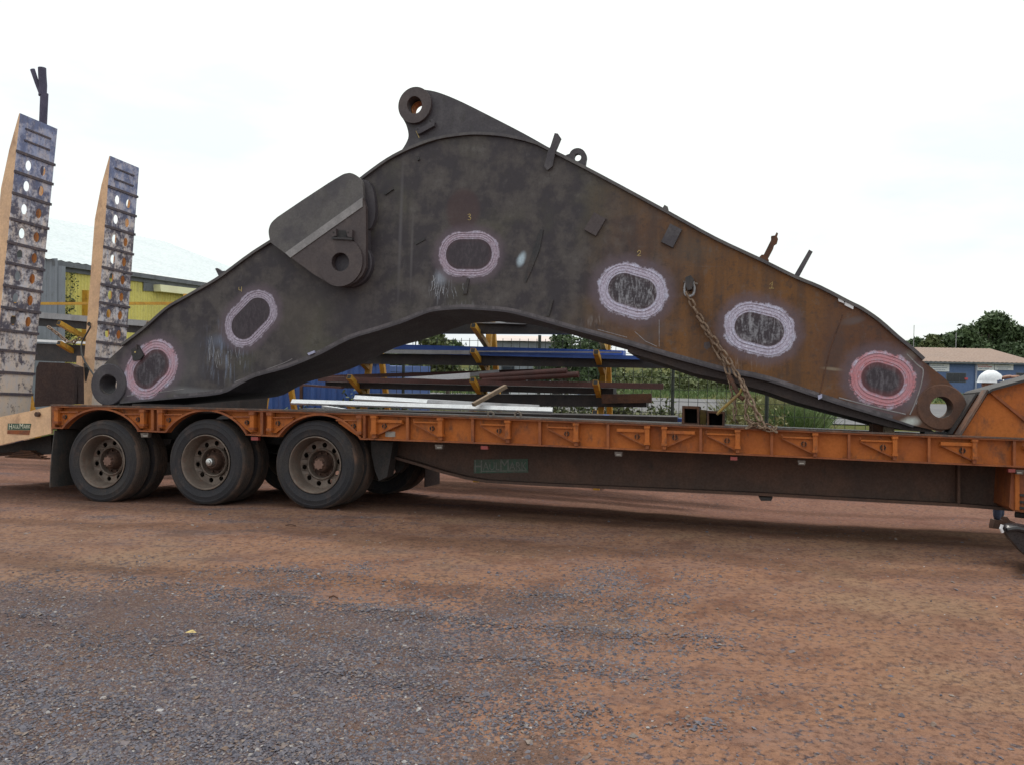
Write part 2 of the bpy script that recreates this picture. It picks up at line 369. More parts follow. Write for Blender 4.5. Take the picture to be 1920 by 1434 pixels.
def ground_mat():
    m, nt, b = newmat('red_dirt_and_gravel'); g = G(nt); p = g.pos(); xyz = g.sep(p); x, y = xyz[0], xyz[1]
    nb_ = g.noise(p, .55, 5, .6); nm = g.noise(p, 2.3, 6, .62)
    pst = g.scl(p, .5, 2.0, 1); nst = g.noise(pst, 1.6, 7, .65)
    nf = g.noise(p, 22, 5, .7); nff = g.noise(p, 95, 3, .6)
    # gravel spread over the near left corner
    e1 = g.math('SUBTRACT', 5.65, y); e2 = g.math('MULTIPLY', g.math('SUBTRACT', -.1, g.math('SUBTRACT', x, g.math('MULTIPLY', g.math('SUBTRACT', y, 3.4), .15))), .9)
    e = g.math('MINIMUM', e1, e2)
    e = g.math('ADD', e, g.math('MULTIPLY', g.math('SUBTRACT', nb_, .5), 3.6)); e = g.math('ADD', e, g.math('MULTIPLY', g.math('SUBTRACT', nm, .5), 2.0))
    grav = g.map(e, -.7, 1.1, 0, 1, True); grav = g.map(g.math('ADD', grav, g.math('MULTIPLY', g.math('SUBTRACT', g.vor(p, 34, 'Distance'), .35), 1.1)), .25, .62, 0, 1, True)
    e3 = g.map(g.math('ADD', nst, g.math('MULTIPLY', nf, .25)), .66, .78, 0, .75, True)      # loose patches elsewhere
    lp = g.map(x, 1.2, -1.5, .15, 1); e3 = g.math('MULTIPLY', e3, lp)
    grav = g.math('MAXIMUM', grav, e3)
    red = g.mix(g.map(nst, .35, .65, 0, 1, True), (.285,.155,.100), (.240,.138,.102))
    red = g.mix(g.map(nm, .48, .68, 0, .85, True), red, (.165,.085,.062))
    red = g.mix(g.map(nb_, .50, .68, 0, .75, True), red, (.275,.180,.118))
    red = g.mix(g.map(g.math('MULTIPLY', g.map(x, -1, -4, 0, 1), g.map(y, 9.5, 5, .3, 1)), 0, 1, 0, .6), red, (.215,.155,.125))
    red = g.mix(g.map(g.math('MULTIPLY', g.map(y, 8.6, 10, 0, 1), g.map(y, 17, 15, 0, 1)), 0, 1, 0, .6), red, (.21,.11,.09))
    red = g.mix(g.map(nf, .47, .66, 0, .85), red, (.110,.062,.049))
    red = g.mix(g.map(nff, .60, .74, 0, .8), red, (.27,.18,.14))
    vc = g.vor(p, 52, 'Color'); vd = g.vor(p, 52, 'Distance')
    vc2 = g.vor(p, 105, 'Color'); vd2 = g.vor(p, 105, 'Distance')
    s1 = g.sep(vc)[0]; s2 = g.sep(vc2)[0]
    gcol = g.ramp(g.math('ADD', g.math('MULTIPLY', s1, .55), g.math('MULTIPLY', s2, .45)), [(0,(.048,.046,.062)),(.4,(.104,.098,.122)),(.62,(.152,.142,.164)),(.82,(.20,.16,.135)),(1,(.30,.28,.28))])
    gcol = g.mix(g.map(nm, .5, .72, 0, .75, True), gcol, (.125,.088,.072))
    gcol = g.mix(g.map(g.math('ADD', vd, nf), .85, 1.15, 0, .6), gcol, (.06,.045,.045))
    gcol = g.mix(g.math('MULTIPLY', g.map(g.math('ADD', nb_, g.math('MULTIPLY', nm, .5)), .66, .86, 0, .85, True), g.map(x, -3, 0, .5, 1)), gcol, (.15,.095,.075))
    col = g.mix(g.math('MULTIPLY', grav, .9), red, gcol)
    tr = g.math('SINE', g.math('ADD', g.math('MULTIPLY', y, 4.2), g.math('ADD', g.math('MULTIPLY', x, .9), g.math('MULTIPLY', nb_, 5))))
    col = g.mix(g.math('MULTIPLY', g.map(tr, .35, 1, 0, .38, True), g.map(y, 5.2, 6.4, .15, 1)), col, (.085,.048,.036))
    # beyond the yard: grass verge
    ed = g.math('ADD', y, g.math('MULTIPLY', g.math('SUBTRACT', nb_, .5), 3)); ed = g.math('ADD', ed, g.math('MULTIPLY', x, .26))
    gr = g.map(ed, 16.2, 17.4, 0, 1, True)
    grc = g.mix(g.map(nm, .4, .62, 0, 1, True), (.085,.10,.035), (.13,.11,.06)); grc = g.mix(g.map(nf, .45, .7, 0, .6), grc, (.05,.065,.02))
    col = g.mix(gr, col, grc)
    g.put(b.inputs['Base Color'], col); b.inputs['Roughness'].default_value = 1; b.inputs['Specular IOR Level'].default_value = 0
    h = g.math('ADD', g.math('MULTIPLY', nf, .9), g.math('MULTIPLY', nff, .35))
    hg = g.math('ADD', g.math('MULTIPLY', g.math('SUBTRACT', 1, vd), .8), g.math('MULTIPLY', g.math('SUBTRACT', 1, vd2), .5))
    hh = g.mix(grav, g.math('MULTIPLY', h, 1.3), hg)
    g.put(b.inputs['Normal'], g.bump(hh, 1.0, .016, g.bump(g.noise(p, 7, 5, .65), .8, .05)))
    return m
M['dirt'] = ground_mat()
M['asphalt'] = worn('grey_road', (.135,.13,.135), (.105,.10,.11), .9, 0, .7, .4, .65, (.13,.13,.14), .2, .2, 18)
def stonemat():
    m, nt, b = newmat('loose_stone'); g = G(nt)
    a = nt.nodes.new('ShaderNodeAttribute'); a.attribute_name = 'tone'
    col = g.ramp(a.outputs['Fac'], [(0,(.033,.033,.048)),(.35,(.096,.093,.120)),(.6,(.155,.146,.170)),(.78,(.19,.13,.10)),(.93,(.25,.225,.215)),(1,(.42,.40,.40))])
    col = g.mix(g.map(g.noise(g.pos(), 120, 3, .6), .4, .7, 0, .4), col, (.08,.06,.055))
    g.put(b.inputs['Base Color'], col); b.inputs['Roughness'].default_value = .9; return m
M['stone'] = stonemat()
# ------------------------------------------------------------------ the ground: one sheet to the horizon
def axis_samples(lo, hi, fine_lo, fine_hi, step, growth=1.25):
    v = list(np.arange(fine_lo, fine_hi+1e-6, step)); s = step; x = fine_hi
    while x < hi: s *= growth; x += s; v.append(min(x, hi))
    s = step; x = fine_lo
    while x > lo: s *= growth; x -= s; v.insert(0, max(x, lo))
    return sorted(set(round(float(q), 4) for q in v))
xs = axis_samples(-1200, 1200, -8, 9, .14); ys = axis_samples(-60, 2000, 1.5, 15, .14)
bm = nb(); grid = [[bm.verts.new((x, y, ground_h(x, y))) for x in xs] for y in ys]
for j in range(len(ys)-1):
    for i in range(len(xs)-1): bm.faces.new((grid[j][i], grid[j][i+1], grid[j+1][i+1], grid[j+1][i]))
o = obj('ground', bm, M['dirt'], smooth=True, sharp=180, nosub=True); o['kind'] = 'structure'
def strip(name, pts, z, m):                                          # flat sheet following the ground
    bm = nb(); n = 60
    for k in range(n+1):
        t = k/n
        a = Vector(pts[0]).lerp(Vector(pts[1]), t); b = Vector(pts[3]).lerp(Vector(pts[2]), t)
        r = [bm.verts.new((*(a.lerp(b, q/6)), 0)) for q in range(7)]
        for v in r: v.co.z = ground_h(v.co.x, v.co.y)+z
        if k:
            for q in range(6): bm.faces.new((prev[q], prev[q+1], r[q+1], r[q]))
        prev = r
    o = obj(name, bm, m, nosub=True); o['kind'] = 'structure'; return o
strip('road', [(-60,40),(90,18),(90,40),(-60,62)], .04, M['asphalt'])
# ------------------------------------------------------------------ loose stones (nobody could count them)
def stones():
    V, F, T = [], [], []
    base = np.array([(1,0,0),(-1,0,0),(0,1,0),(0,-1,0),(0,0,1),(0,0,-1)], float)
    faces = np.array([(0,2,4),(2,1,4),(1,3,4),(3,0,4),(2,0,5),(1,2,5),(3,1,5),(0,3,5)])
    k = 0; off = 0
    def put(x, y, r, tone):
        nonlocal off
        b = base*(rng.uniform(.6,1.25,(6,1)))*np.array([r*rng.uniform(.7,1.35), r*rng.uniform(.7,1.2), r*rng.uniform(.35,.7)])
        a = rng.uniform(0, 6.28); c, s = math.cos(a), math.sin(a)
        b = b @ np.array([[c,s,0],[-s,c,0],[0,0,1]])
        t = rng.uniform(-.5,.5); c, s = math.cos(t), math.sin(t); b = b @ np.array([[c,0,s],[0,1,0],[-s,0,c]])
        b += np.array([x, y, ground_h(x,y)+r*.12]); V.append(b); F.append(faces+off); T.append(np.full(6, tone)); off += 6
    cnt = 0
    while cnt < 52000:
        Y = 2.9+(rng.random()**1.25)*4.4; X = rng.uniform(-.68, .68)*Y
        e = min(5.65-Y, (-.15-(X-(Y-3.4)*.15))*.9)+(mnoise.noise(Vector((X*.55,Y*.55,5)))*1.3)+mnoise.noise(Vector((X*2.3,Y*2.3,9)))*.9
        d = sstep(-.7, .8, e)
        if rng.random() > d*.97+.015: continue
        r = min(.021, .0042+rng.gamma(1.5, .0023))
        if Y > 5 and r < .006: r = .006
        put(X, Y, r, rng.beta(2.2,2.4) if rng.random() < .985 else rng.uniform(.93,1)); cnt += 1
    for _ in range(2600):
        Y = rng.uniform(3, 11.5); X = rng.uniform(-.7, .7)*Y
        q = mnoise.noise(Vector((X*.7,Y*2.1,1)))
        if rng.random() > .15+max(0,q)*2: continue
        put(X, Y, rng.uniform(.005, .012), rng.beta(7,2.6) if rng.random() < .97 else rng.uniform(.9,1))
    for _ in range(90):
        Y = rng.uniform(3.2, 9); X = rng.uniform(-.62, .62)*Y; put(X, Y, rng.uniform(.013,.024), rng.uniform(.3,.9))
    V = np.concatenate(V); F = np.concatenate(F); T = np.concatenate(T)
    me = bpy.data.meshes.new('gravel'); me.from_pydata(V.tolist(), [], F.tolist())
    at = me.attributes.new('tone', 'FLOAT', 'POINT'); at.data.foreach_set('value', T.astype(np.float32))
    me.materials.append(M['stone']); o = bpy.data.objects.new('gravel', me); COL.objects.link(o)
    tag(o, 'loose blue-grey gravel stones scattered over the red dirt in front of the trailer', 'gravel', kind='stuff')
stones()
# ------------------------------------------------------------------ the low loader trailer
TOPL = [(97,759.5),(280,763.5),(470,767.5),(690,774.5),(900,781.5),(1140,791),(1380,801),(1640,812),(1900,822),(2150,832)]
BOTL = [(97,801),(118,802),(260,807),(311,809),(461,814),(521,817),(675,822),(900,830),(1140,840),(1380,851),(1640,863),(1900,874),(2150,885)]
T_ = lambda x: interp(TOPL, x); B_ = lambda x: interp(BOTL, x)
def topv(u):                                                        # deck height along the trailer
    best = [(LT(x, y, 0)) for x, y in TOPL]
    return interp(best, u)
TRL = thing('low_loader_trailer', 'orange low loader trailer with three dual wheels in a row carrying the huge steel boom', 'trailer', TR, (1.0, 1.2, 0))
RAILX = list(range(690, 2150, 60))+[2150]
def px2(pts, w): return [LT(x, y, w) for x, y in pts]
# deck floor
bm = nb(); xx = [97]+list(range(160, 2150, 80))+[2150]
ol = px2([(x, T_(x)-1.5) for x in xx], 0); prism(bm, ol+[(a, b-.055) for a, b in ol[::-1]], .06, 2.30)
obj('deck_floor', bm, M['deckdark'], TRL)
# side rail: web with wheel arch notches
ARC = [(188,852,84.5,118,802,258.5,807),(386,857,87,311,809,460.5,814),(598,867,89,521,817,675,822)]
def arcpts(cx, cy, r, x0, y0, x1, y1, n=16, dr=0):
    a0 = atan2(y0-cy, x0-cx); a1 = atan2(y1-cy, x1-cx)
    return [(cx+(r+dr)*cos(a0+(a1-a0)*k/n), cy+(r+dr)*sin(a0+(a1-a0)*k/n)) for k in range(n+1)]
low = [(97,801)]
for A in ARC: low += arcpts(*A)
low += [(x, B_(x)-1) for x in RAILX]
up = [(x, T_(x)+2) for x in [2150]+RAILX[::-1][1:]+[640,560,470,380,280,190,97]]
for wn_, w0, w1 in (('side_rail', .055, .075), ('side_rail', 2.29, 2.31)):
    bm = nb(); pts = px2(low+up, 0); prism(bm, pts, w0, w1); obj('side_rail', bm, M['orange'], TRL)
# top flange lip, bottom flange lip
def strip_px(bm, xs_, f0, f1, w0, w1):
    a = px2([(x, f0(x)) for x in xs_], 0); b = px2([(x, f1(x)) for x in xs_], 0); prism(bm, a+b[::-1], w0, w1)
allx = [97,150,220,280,340,400,470,540,610]+RAILX
bm = nb(); strip_px(bm, allx, lambda x: T_(x)-2.5, lambda x: T_(x)+.6, -.02, .11); obj('rail_top_flange', bm, M['flange'], TRL)
bm = nb(); strip_px(bm, allx, lambda x: T_(x)+.9, lambda x: T_(x)+3.4, -.012, .05); obj('rail_edge_strip', bm, M['orange_old'], TRL)
bm = nb(); strip_px(bm, [x for x in allx if x >= 690]+[], lambda x: B_(x)-1.6, lambda x: B_(x)+1.2, -.01, .11); obj('rail_bottom_flange', bm, M['orange_old'], TRL)
for x0, x1 in ((97,118),(258,311),(461,521),(675,690)):
    bm = nb(); strip_px(bm, [x0, x1], lambda x: B_(x)-1.4, lambda x: B_(x)+1.4, -.01, .11); obj('rail_bottom_flange', bm, M['orange_old'], TRL)
for A in ARC:
    bm = nb(); a = px2(arcpts(*A, n=18), 0); b = px2(arcpts(*A, n=18, dr=3.4), 0); prism(bm, a+b[::-1], -.012, .055); obj('arch_lip', bm, M['orange_old'], TRL)
    bm = nb(); a = px2(arcpts(*A, n=18, dr=-.6), 0); b = px2(arcpts(*A, n=18, dr=2.2), 0); prism(bm, a+b[::-1], .075, .66); obj('mudguard', bm, M['black'], TRL)
# vertical ribs
def rib(px, wd=5):
    bm = nb(); x0, x1 = px-wd/2, px+wd/2
    prism(bm, px2([(x0, T_(x0)+3.6), (x1, T_(x1)+3.6), (x1, B_(x1)-1.8), (x0, B_(x0)-1.8)], 0), -.004, .055)
    obj('rib', bm, M['orange_old'], TRL)
for px in (101, 286, 297, 491, 683, 764, 886, 1012, 1140, 1314, 1447, 1592, 1742, 1902, 2040): rib(px)
# folded outrigger brackets: post, triangular gusset, handle ring
def bracket(px, L, sgn, sp=1.0, padded=False):
    """post at px, gusset reaching L px to the side sgn"""
    t, b = T_(px)+4, B_(px)-2; h = b-t; hw = 4.2*(.8+.2*sp)
    tip = px+sgn*L
    f = lambda pts: px2(pts, 0)
    bm = nb(); sl = .035*sgn*L
    prism(bm, f([(px-sgn*hw, t+h*.22), (tip, t+h*.22+sl), (tip+sgn*1, t+h*.30+sl), (px+sgn*hw, t+h*.86), (px-sgn*hw, t+h*.86)]), .012, .034)
    o = obj('outrigger_bracket', bm, M['orange'], TRL)
    cx, cy = px+sgn*L*.34, t+h*.46
    c = LT(cx, cy, 0)
    bm = nb(); prism(bm, [ (px_, py_) for px_, py_ in f([(px-hw, t+h*.02),(px+hw, t+h*.02+.3),(px+hw, t+h*.80),(px-hw, t+h*.80)])], -.038, .05); bev(bm, .008, 1)
    obj('hinge_post', bm, M['orange'], o)
    bm = nb(); prism(bm, f([(px-hw*.8, t+h*.82),(px+hw*.8, t+h*.82),(px+hw*.8, b-1),(px-hw*.8, b-1)]), -.03, .05); obj('hinge_foot', bm, M['orange_old'], o)
    for q0, q1, e in ((.0,.10,1.28),(.70,.81,1.3)):
        bm = nb(); prism(bm, f([(px-hw*e, t+h*q0),(px+hw*e, t+h*q0+.2),(px+hw*e, t+h*q1),(px-hw*e, t+h*q1)]), -.048, .045); bev(bm, .006, 1); obj('hinge_knuckle', bm, M['orange'], o)
    # lips along the gusset: top arm and sloping edge
    a = P3(px-sgn*hw, t+h*.215, .01); bb = P3(tip, t+h*.215+sl, .01)
    bm = nb(); beam(bm, a, bb, .05, .014 if not padded else .030); obj('bracket_arm', bm, M['orange'], o)
    a = P3(tip, t+h*.28+sl, .02); bb = P3(px+sgn*hw, t+h*.86, .02)
    bm = nb(); beam(bm, a, bb, .04, .010); obj('bracket_edge', bm, M['orange_old'], o)
    bm = nb(); lathe(bm, [(-.012,.024),(-.012,.018),(.02,.018),(.02,.024)], 16, closed=True, c=(c[0], .006, c[1])); 
    obj('handle_ring', bm, M['black'], o)
    bm = nb(); d = P3(cx, cy, .0); box(bm, (d.x-.004, -.012, d.z-.034), (d.x+.004, .0, d.z+.034)); obj('handle_pin', bm, M['orange_old'], o)
    if not padded:
        e1 = P3(tip+sgn*1, t+h*.20+sl, .0); e2 = P3(tip+sgn*1, t+h*.08+sl, 0)
        bm = nb(); tube(bm, [e1, e2], .005, 6); d = P3(px+sgn*L*.40, t+h*.2, 0); tube(bm, [d, d+Vector((0,0,.02))], .004, 6); obj('stop_pin', bm, M['orange_old'], o)
for px, L, s, pd in ((703,52,1,1),(827,50,-1,0),(953,51,-1,0),(1081,54,-1,0),(1214,57,-1,1),(1246,57,1,1),(1383,58,-1,0),(1528,61,-1,0),(1677,63,-1,0),(1826,63,-1,1),(1985,66,-1,0)):
    bracket(px, L, s, 1.0, bool(pd))
for px, L, s in ((109,40,1),(270,40,-1),(304,40,1),(475,42,-1),(508,42,1),(675.5,44,-1)):
    # arch spandrel brackets (gusset follows the arch)
    t, b = T_(px)+4, B_(px)-2; h = b-t; tip = px+s*L; hw = 3.6
    bm = nb(); prism(bm, px2([(px-s*hw, t+h*.24),(tip, t+h*.24),(tip-s*2, t+h*.34),(px+s*(hw+4), t+h*.92),(px-s*hw, t+h*.9)], 0), .016, .036)
    o = obj('outrigger_bracket', bm, M['orange'], TRL)
    bm = nb(); prism(bm, px2([(px-hw, t),(px+hw, t),(px+hw, t+h*.86),(px-hw, t+h*.86)], 0), -.034, .05); bev(bm, .007, 1); obj('hinge_post', bm, M['orange'], o)
    for q0, q1, e in ((.0,.13,1.28),(.70,.81,1.3)):
        bm = nb(); prism(bm, px2([(px-hw*e, t+h*q0),(px+hw*e, t+h*q0+.2),(px+hw*e, t+h*q1),(px-hw*e, t+h*q1)],0), -.046, .045); bev(bm, .006, 1); obj('hinge_knuckle', bm, M['orange_old'], o)
    bm = nb(); beam(bm, P3(px-s*hw, t+h*.22, .012), P3(tip, t+h*.22, .012), .045, .014); obj('bracket_arm', bm, M['orange_old'], o)
    c = LT(px+s*L*.30, t+h*.48, 0)
    bm = nb(); lathe(bm, [(-.012,.024),(-.012,.017),(.02,.017),(.02,.024)], 16, closed=True, c=(c[0], .008, c[1])); obj('handle_ring', bm, M['black'], o)
    bm = nb(); box(bm, (c[0]-.004, -.01, c[1]-.032), (c[0]+.004, .0, c[1]+.032)); obj('handle_pin', bm, M['orange_old'], o)
# little lamps under the rail
for px, py, red in ((479,821.5,1),(909,838.5,1),(1376,859,1),(1896,881.5,1)):
    a = px2([(px-6.5,py-3.6),(px+6.5,py-3),(px+6.5,py+3.2),(px-6.5,py+3)], .02); bm = nb(); prism(bm, a, .0, .05); bev(bm,.004,1); obj('red_marker_lamp', bm, M['lampred'], TRL)
for px, py in ((273,815),(824,837),(1160,850.5),(1503,866.5),(1911,884)):
    a = px2([(px-7.5,py-4.5),(px+7.5,py-4),(px+6,py+4.4),(px-6,py+4)], .03); bm = nb(); prism(bm, a, .01, .07); bev(bm,.006,1); o = obj('side_lamp', bm, M['lampgrey'], TRL)
    a = px2([(px-4,py+.2),(px+4,py+.4),(px+4,py+2.4),(px-4,py+2.4)], .01); bm = nb(); prism(bm, a, .003, .0098); obj('lens', bm, M['sticker'], o)
a = px2([(723,808),(741,808.5),(741,818.5),(722.5,818)], .05); bm = nb(); prism(bm, a, .0495, .0545); obj('sticker', bm, M['sticker'], TRL)
# main girder under the deck
GW = .58
gl = [(705,842),(735,850),(762,858),(791,866),(835,880),(880,891.5),(920,898),(1000,902.5),(1100,907),(1250,913.5),(1440,922),(1600,931),(1791,941),(1890,949),(1900,949)]
gt = [(1900,862),(1700,855),(1440,842),(1100,825),(880,816),(705,808)]
bm = nb(); prism(bm, px2(gl+gt, GW), GW, GW+.03); obj('girder_web', bm, M['girder'], TRL)
bm = nb(); a = px2(gl, GW); prism(bm, a+[(u, v-.028) for u, v in a[::-1]], GW-.13, GW+.17); obj('girder_flange', bm, M['girder'], TRL)
bm = nb(); a = px2(gl, GW); a2 = px2(gl+gt, GW); prism(bm, a2, 1.6, 1.63); prism(bm, a+[(u, v-.028) for u, v in a[::-1]], 1.45, 1.75); obj('far_girder', bm, M['girder'], TRL)
for px in (1793,):
    a = px2([(px-2.5, 870),(px+2.5,870),(px+2.5,941),(px-2.5,941)], GW); bm = nb(); prism(bm, a, GW-.1, GW); obj('girder_rib', bm, M['girder'], TRL)
for px in range(760, 1900, 165):                                     # cross members
    u, v = LT(px, T_(px), 0); bm = nb(); box(bm, (u-.04, .1, v-.22), (u+.04, 2.25, v-.07)); obj('cross_member', bm, M['girder'], TRL)
a = px2([(1422,929),(1448,930),(1445,936),(1426,936)], GW); bm = nb(); prism(bm, a, GW-.12, GW+.1); obj('girder_bracket', bm, M['black'], TRL)
# nameplate
NP = [(889,861),(990,859.5),(990.5,885),(889,886.5)]
bm = nb(); prism(bm, px2(NP, GW), GW-.008, GW); npo = obj('nameplate', bm, M['green'], TRL)
def letters(parent, words, P, w, m, hpx, name='lettering', eps=.0):
    """words: [(text, px, py baseline, height px, width px)] laid on the plane w"""
    for s, x, y, hh, wd in words:
        bm = text_bm(s, 1.0)
        xs_ = [v.co.x for v in bm.verts]; ys_ = [v.co.y for v in bm.verts]
        x0, x1, y0, y1 = min(xs_), max(xs_), min(ys_), max(ys_)
        for v in bm.verts:
            q = P(x+(v.co.x-x0)/(x1-x0)*wd, y-(v.co.y-y0)/(y1-y0)*hh, w)
            v.co = Vector((q[0], w-.0015+(-.0012 if v.co.z > 0 else 0), q[1]))
        obj(name, bm, m, parent)
letters(npo, [('H',890,885,23,14),('AUL',905.5,880.5,15,31),('M',938,880.5,20,16),('ARK',955,880.5,15,33)], LT, GW-.0085, M['lettersilver'], 0)
a = px2([(905,881.6),(988,880.6),(988,882.4),(905,883.4)], GW); bm = nb(); prism(bm, a, GW-.011, GW-.0085); obj('underline', bm, M['lettersilver'], npo)
M['hcd'] = worn('dusty_hub_flange', (.20,.115,.09), (.15,.085,.065), .85, 0, 20)
# wheels
def make_wheel(cu, cw, cv, R=.470, style=0, detailed=True):
    bm = nb()
    prof = [(.045,.285),(.018,.300),(.004,.315),(.000,.340),(-.008,.372),(-.0105,.376),(-.010,.382),(-.008,.386),(-.005,.420),(-.008,.424),(-.0055,.430),(.010,.452),(.026,.465)]
    n = 5; w_ = .246
    tr = [(.026,.465)]
    for k in range(n):
        s = .036+k*(w_-.072)/n
        tr += [(s+.003, .470),(s+.026, .4715),(s+.029,.4715-.010),(s+.035,.4715-.010)]
    tr += [(w_-.034,.470),(w_-.026,.465)]
    back = [(w_-.010,.452),(w_+.004,.425),(w_+.008,.385),(w_,.340),(w_-.018,.300),(w_-.045,.285)]
    prof = prof+tr[1:-1]+back
    sc_ = R/.4715
    prof = [(a, r*sc_ if r > .33 else r) for a, r in prof]
    lathe(bm, prof, 56, closed=True, c=(cu, cw, cv))
    for v in bm.verts:                                               # the loaded tyre sits flat and bulges a little
        zr = v.co.z-cv
        if zr < -R+.05:
            k_ = (-R+.05-zr)/.05; v.co.y += (.010 if v.co.y > cw+.123 else -.010)*min(1, k_)
            v.co.z = cv+max(zr, -R+.014)
    tyre = obj('wheel', bm, M['rubber'], TRL, smooth=True, sharp=28)
    # paint the tread faces dusty
    me = tyre.data; me.materials.append(M['tread'])
    c = tyre.location
    for p in me.polygons:
        q = p.center; r = hypot(q.x, q.z)
        if r > .455*sc_: p.material_index = 1
    # rim: deep dish
    bm = nb()
    rp = [(.006,.302),(-.002,.300),(-.004,.292),(.006,.284),(.03,.278),(.06,.268),(.09,.262),(.125,.258),(.160,.252)]
    lathe(bm, rp, 48, c=(cu, cw, cv))
    lathe(bm, [(.05,.29),(.19,.26),(.24,.285)], 40, c=(cu, cw, cv))
    # disc with ten hand holes
    HN = 10; ro, ri = .252, .150
    disc = [Vector((0,0,0))]
    hol = [circ(cu+.206*cos(2*pi*(k+.3)/HN), cv+.206*sin(2*pi*(k+.3)/HN), .028, 12) for k in range(HN)]
    b2 = nb(); prism(b2, circ(cu, cv, ro, 40), cw+.160, cw+.170, holes=[circ(cu, cv, ri, 28)]+hol)
    for v in b2.verts:                                               # dish the disc inward towards the hub
        r = hypot(v.co.x-cu, v.co.z-cv); v.co.y += .035*(1-min(1, max(0,(r-ri)/(ro-ri))))*(1 if r < .17 else 0)
    me2 = bpy.data.meshes.new('tmp'); b2.to_mesh(me2); b2.free(); bm.from_mesh(me2); bpy.data.meshes.remove(me2)
    lathe(bm, [(.215,.138),(.19,.143),(.150,.148),(.142,.158),(.150,.168),(.160,.172)], 36, c=(cu, cw, cv))
    rim = obj('rim', bm, M['rim'], tyre, smooth=True, sharp=30)
    if detailed:
        bm = nb()
        lathe(bm, [(.215,.150),(.215,.100),(.20,.092),(.16,.088),(.13,.080),(.115,.070),(.115,.0)], 32, c=(cu, cw, cv))
        for k in range(10):
            a = 2*pi*k/10; lathe(bm, [(.185,.0),(.185,.011),(.215,.012)], 6, c=(cu+.120*cos(a), cw, cv+.120*sin(a)))
        obj('hub', bm, M['hubrust'], tyre, smooth=True)
        bm = nb()
        if style == 1:
            lathe(bm, [(.050,.0),(.053,.022),(.063,.026),(.067,.040),(.115,.044),(.115,.0)], 24, c=(cu, cw, cv)); obj('hub_cap', bm, M['chrome'], tyre, smooth=True)
        else:
            ol = []
            for k in range(96):
                a = 2*pi*k/96; r = .050+.006*math.copysign(abs(cos(8*a))**.5, cos(8*a)); ol.append((cu+r*cos(a), cv+r*sin(a)))
            prism(bm, ol, cw+.085, cw+.116); obj('hub_cap', bm, M['hcd'], tyre)
    return tyre
M_ = worn('dusty_hub_flange', (.24,.135,.10), (.17,.10,.075), .85, 0, 20)
WH = [(199,864.5,0),(393,866,1),(598,871,0)]
WCS = []
for i, (px, py, st) in enumerate(WH):
    # the tyre's centre is half way between outer face and tread bulge
    cu, cv = LT(px-8, py, .03); WCS.append((cu, cv)); make_wheel(cu, .03, cv, style=st)
for cu, cv in WCS:
    make_wheel(cu+.0, .34, cv, detailed=False)
    for w in (1.80, 2.10): make_wheel(cu, w, cv, detailed=False)
    bm = nb(); tube(bm, [(cu, .2, cv), (cu, 2.3, cv)], .065, 14); obj('axle', bm, M['black'], TRL)
    for w in (.72, 1.62):
        bm = nb()
        for k in range(5): box(bm, (cu-.48+k*.07, w, cv+.08+k*.018), (cu+.48-k*.07, w+.09, cv+.095+k*.018))
        obj('leaf_spring', bm, M['black'], TRL)
        bm = nb(); prism(bm, [(cu+.56,cv+.50),(cu+.78,cv+.50),(cu+.74,cv-.02),(cu+.66,cv-.10),(cu+.60,cv)], w-.02, w+.12); obj('spring_hanger', bm, M['black'], TRL)
# chassis beams over the axles, front hanger bracket
bm = nb(); prism(bm, px2([(110,795),(705,812),(705,842),(640,838),(110,812)], .75), .72, .80); prism(bm, px2([(110,795),(705,812),(705,842),(640,838),(110,812)], .75), 1.62, 1.70); obj('chassis_beam', bm, M['black'], TRL)
bm = nb(); prism(bm, px2([(697,826),(738,828),(735,850),(727,893),(712,901),(704,880),(698,850)], .35), .33, .50); obj('spring_hanger', bm, M['black'], TRL)
# mudflaps
def flap(pts, w0, w1, m, name='mudflap'):
    bm = nb(); a = [P3(x, y, w0) for x, y in pts]
    return a
u0, v0 = LT(99,806,0); u1, v1 = LT(90,913,0)
bm = nb(); cs = []
for k in range(7):
    t = k/6; cs.append((u0+(u1-u0)*t-.012*sin(pi*t), v0+(v1-v0)*t))
prism(bm, cs+[(a+.012, b) for a, b in cs[::-1]], .02, .62); obj('mudflap', bm, M['flap'], TRL)
bm = nb(); prism(bm, [(a, b) for a, b in cs]+[(a+.012, b) for a, b in cs[::-1]], 1.75, 2.35); obj('mudflap', bm, M['flap'], TRL)
mf = px2([(797,864),(819,866),(815,898),(803,912),(790,905)], 1.85)
ul, vl = LT(806,860,2.0); ul2, vl2 = LT(806,910,2.0)
bm = nb(); prism(bm, [(ul,vl),(ul+.012,vl),(ul2+.012,vl2),(ul2,vl2)], 1.80, 2.34); obj('mudflap', bm, M['rustblock'], TRL)
# rear beavertail side, pale paint
bt = [(-70,800),(0,781),(60,769),(95,761),(96,812),(0,833.5),(-70,850)]
bm = nb(); prism(bm, px2(bt, .02), .02, .05); tail = obj('tail_side_plate', bm, M['cream'], TRL)
bm = nb(); prism(bm, px2(bt, .02), 2.2, 2.23); obj('tail_side_plate', bm, M['cream'], TRL)
bt2 = px2(bt, .02); bm = nb(); prism(bm, [bt2[0],bt2[1],bt2[2],bt2[3],(bt2[3][0],bt2[3][1]-.05),(bt2[0][0],bt2[0][1]-.05)], .05, 2.2); obj('tail_floor', bm, M['deckdark'], TRL)
bm = nb(); prism(bm, px2([(-70,852),(0,835),(96,814),(96,850),(70,852),(20,846),(-70,858)], .3), .3, 2.0); obj('tail_underframe', bm, M['black'], TRL)
bm = nb(); 
for k in range(5): box(bm, (-.62+k*.05,.2,-.02+k*.02), (-.05-k*.05,.29,-.006+k*.02))
for v in bm.verts: pass
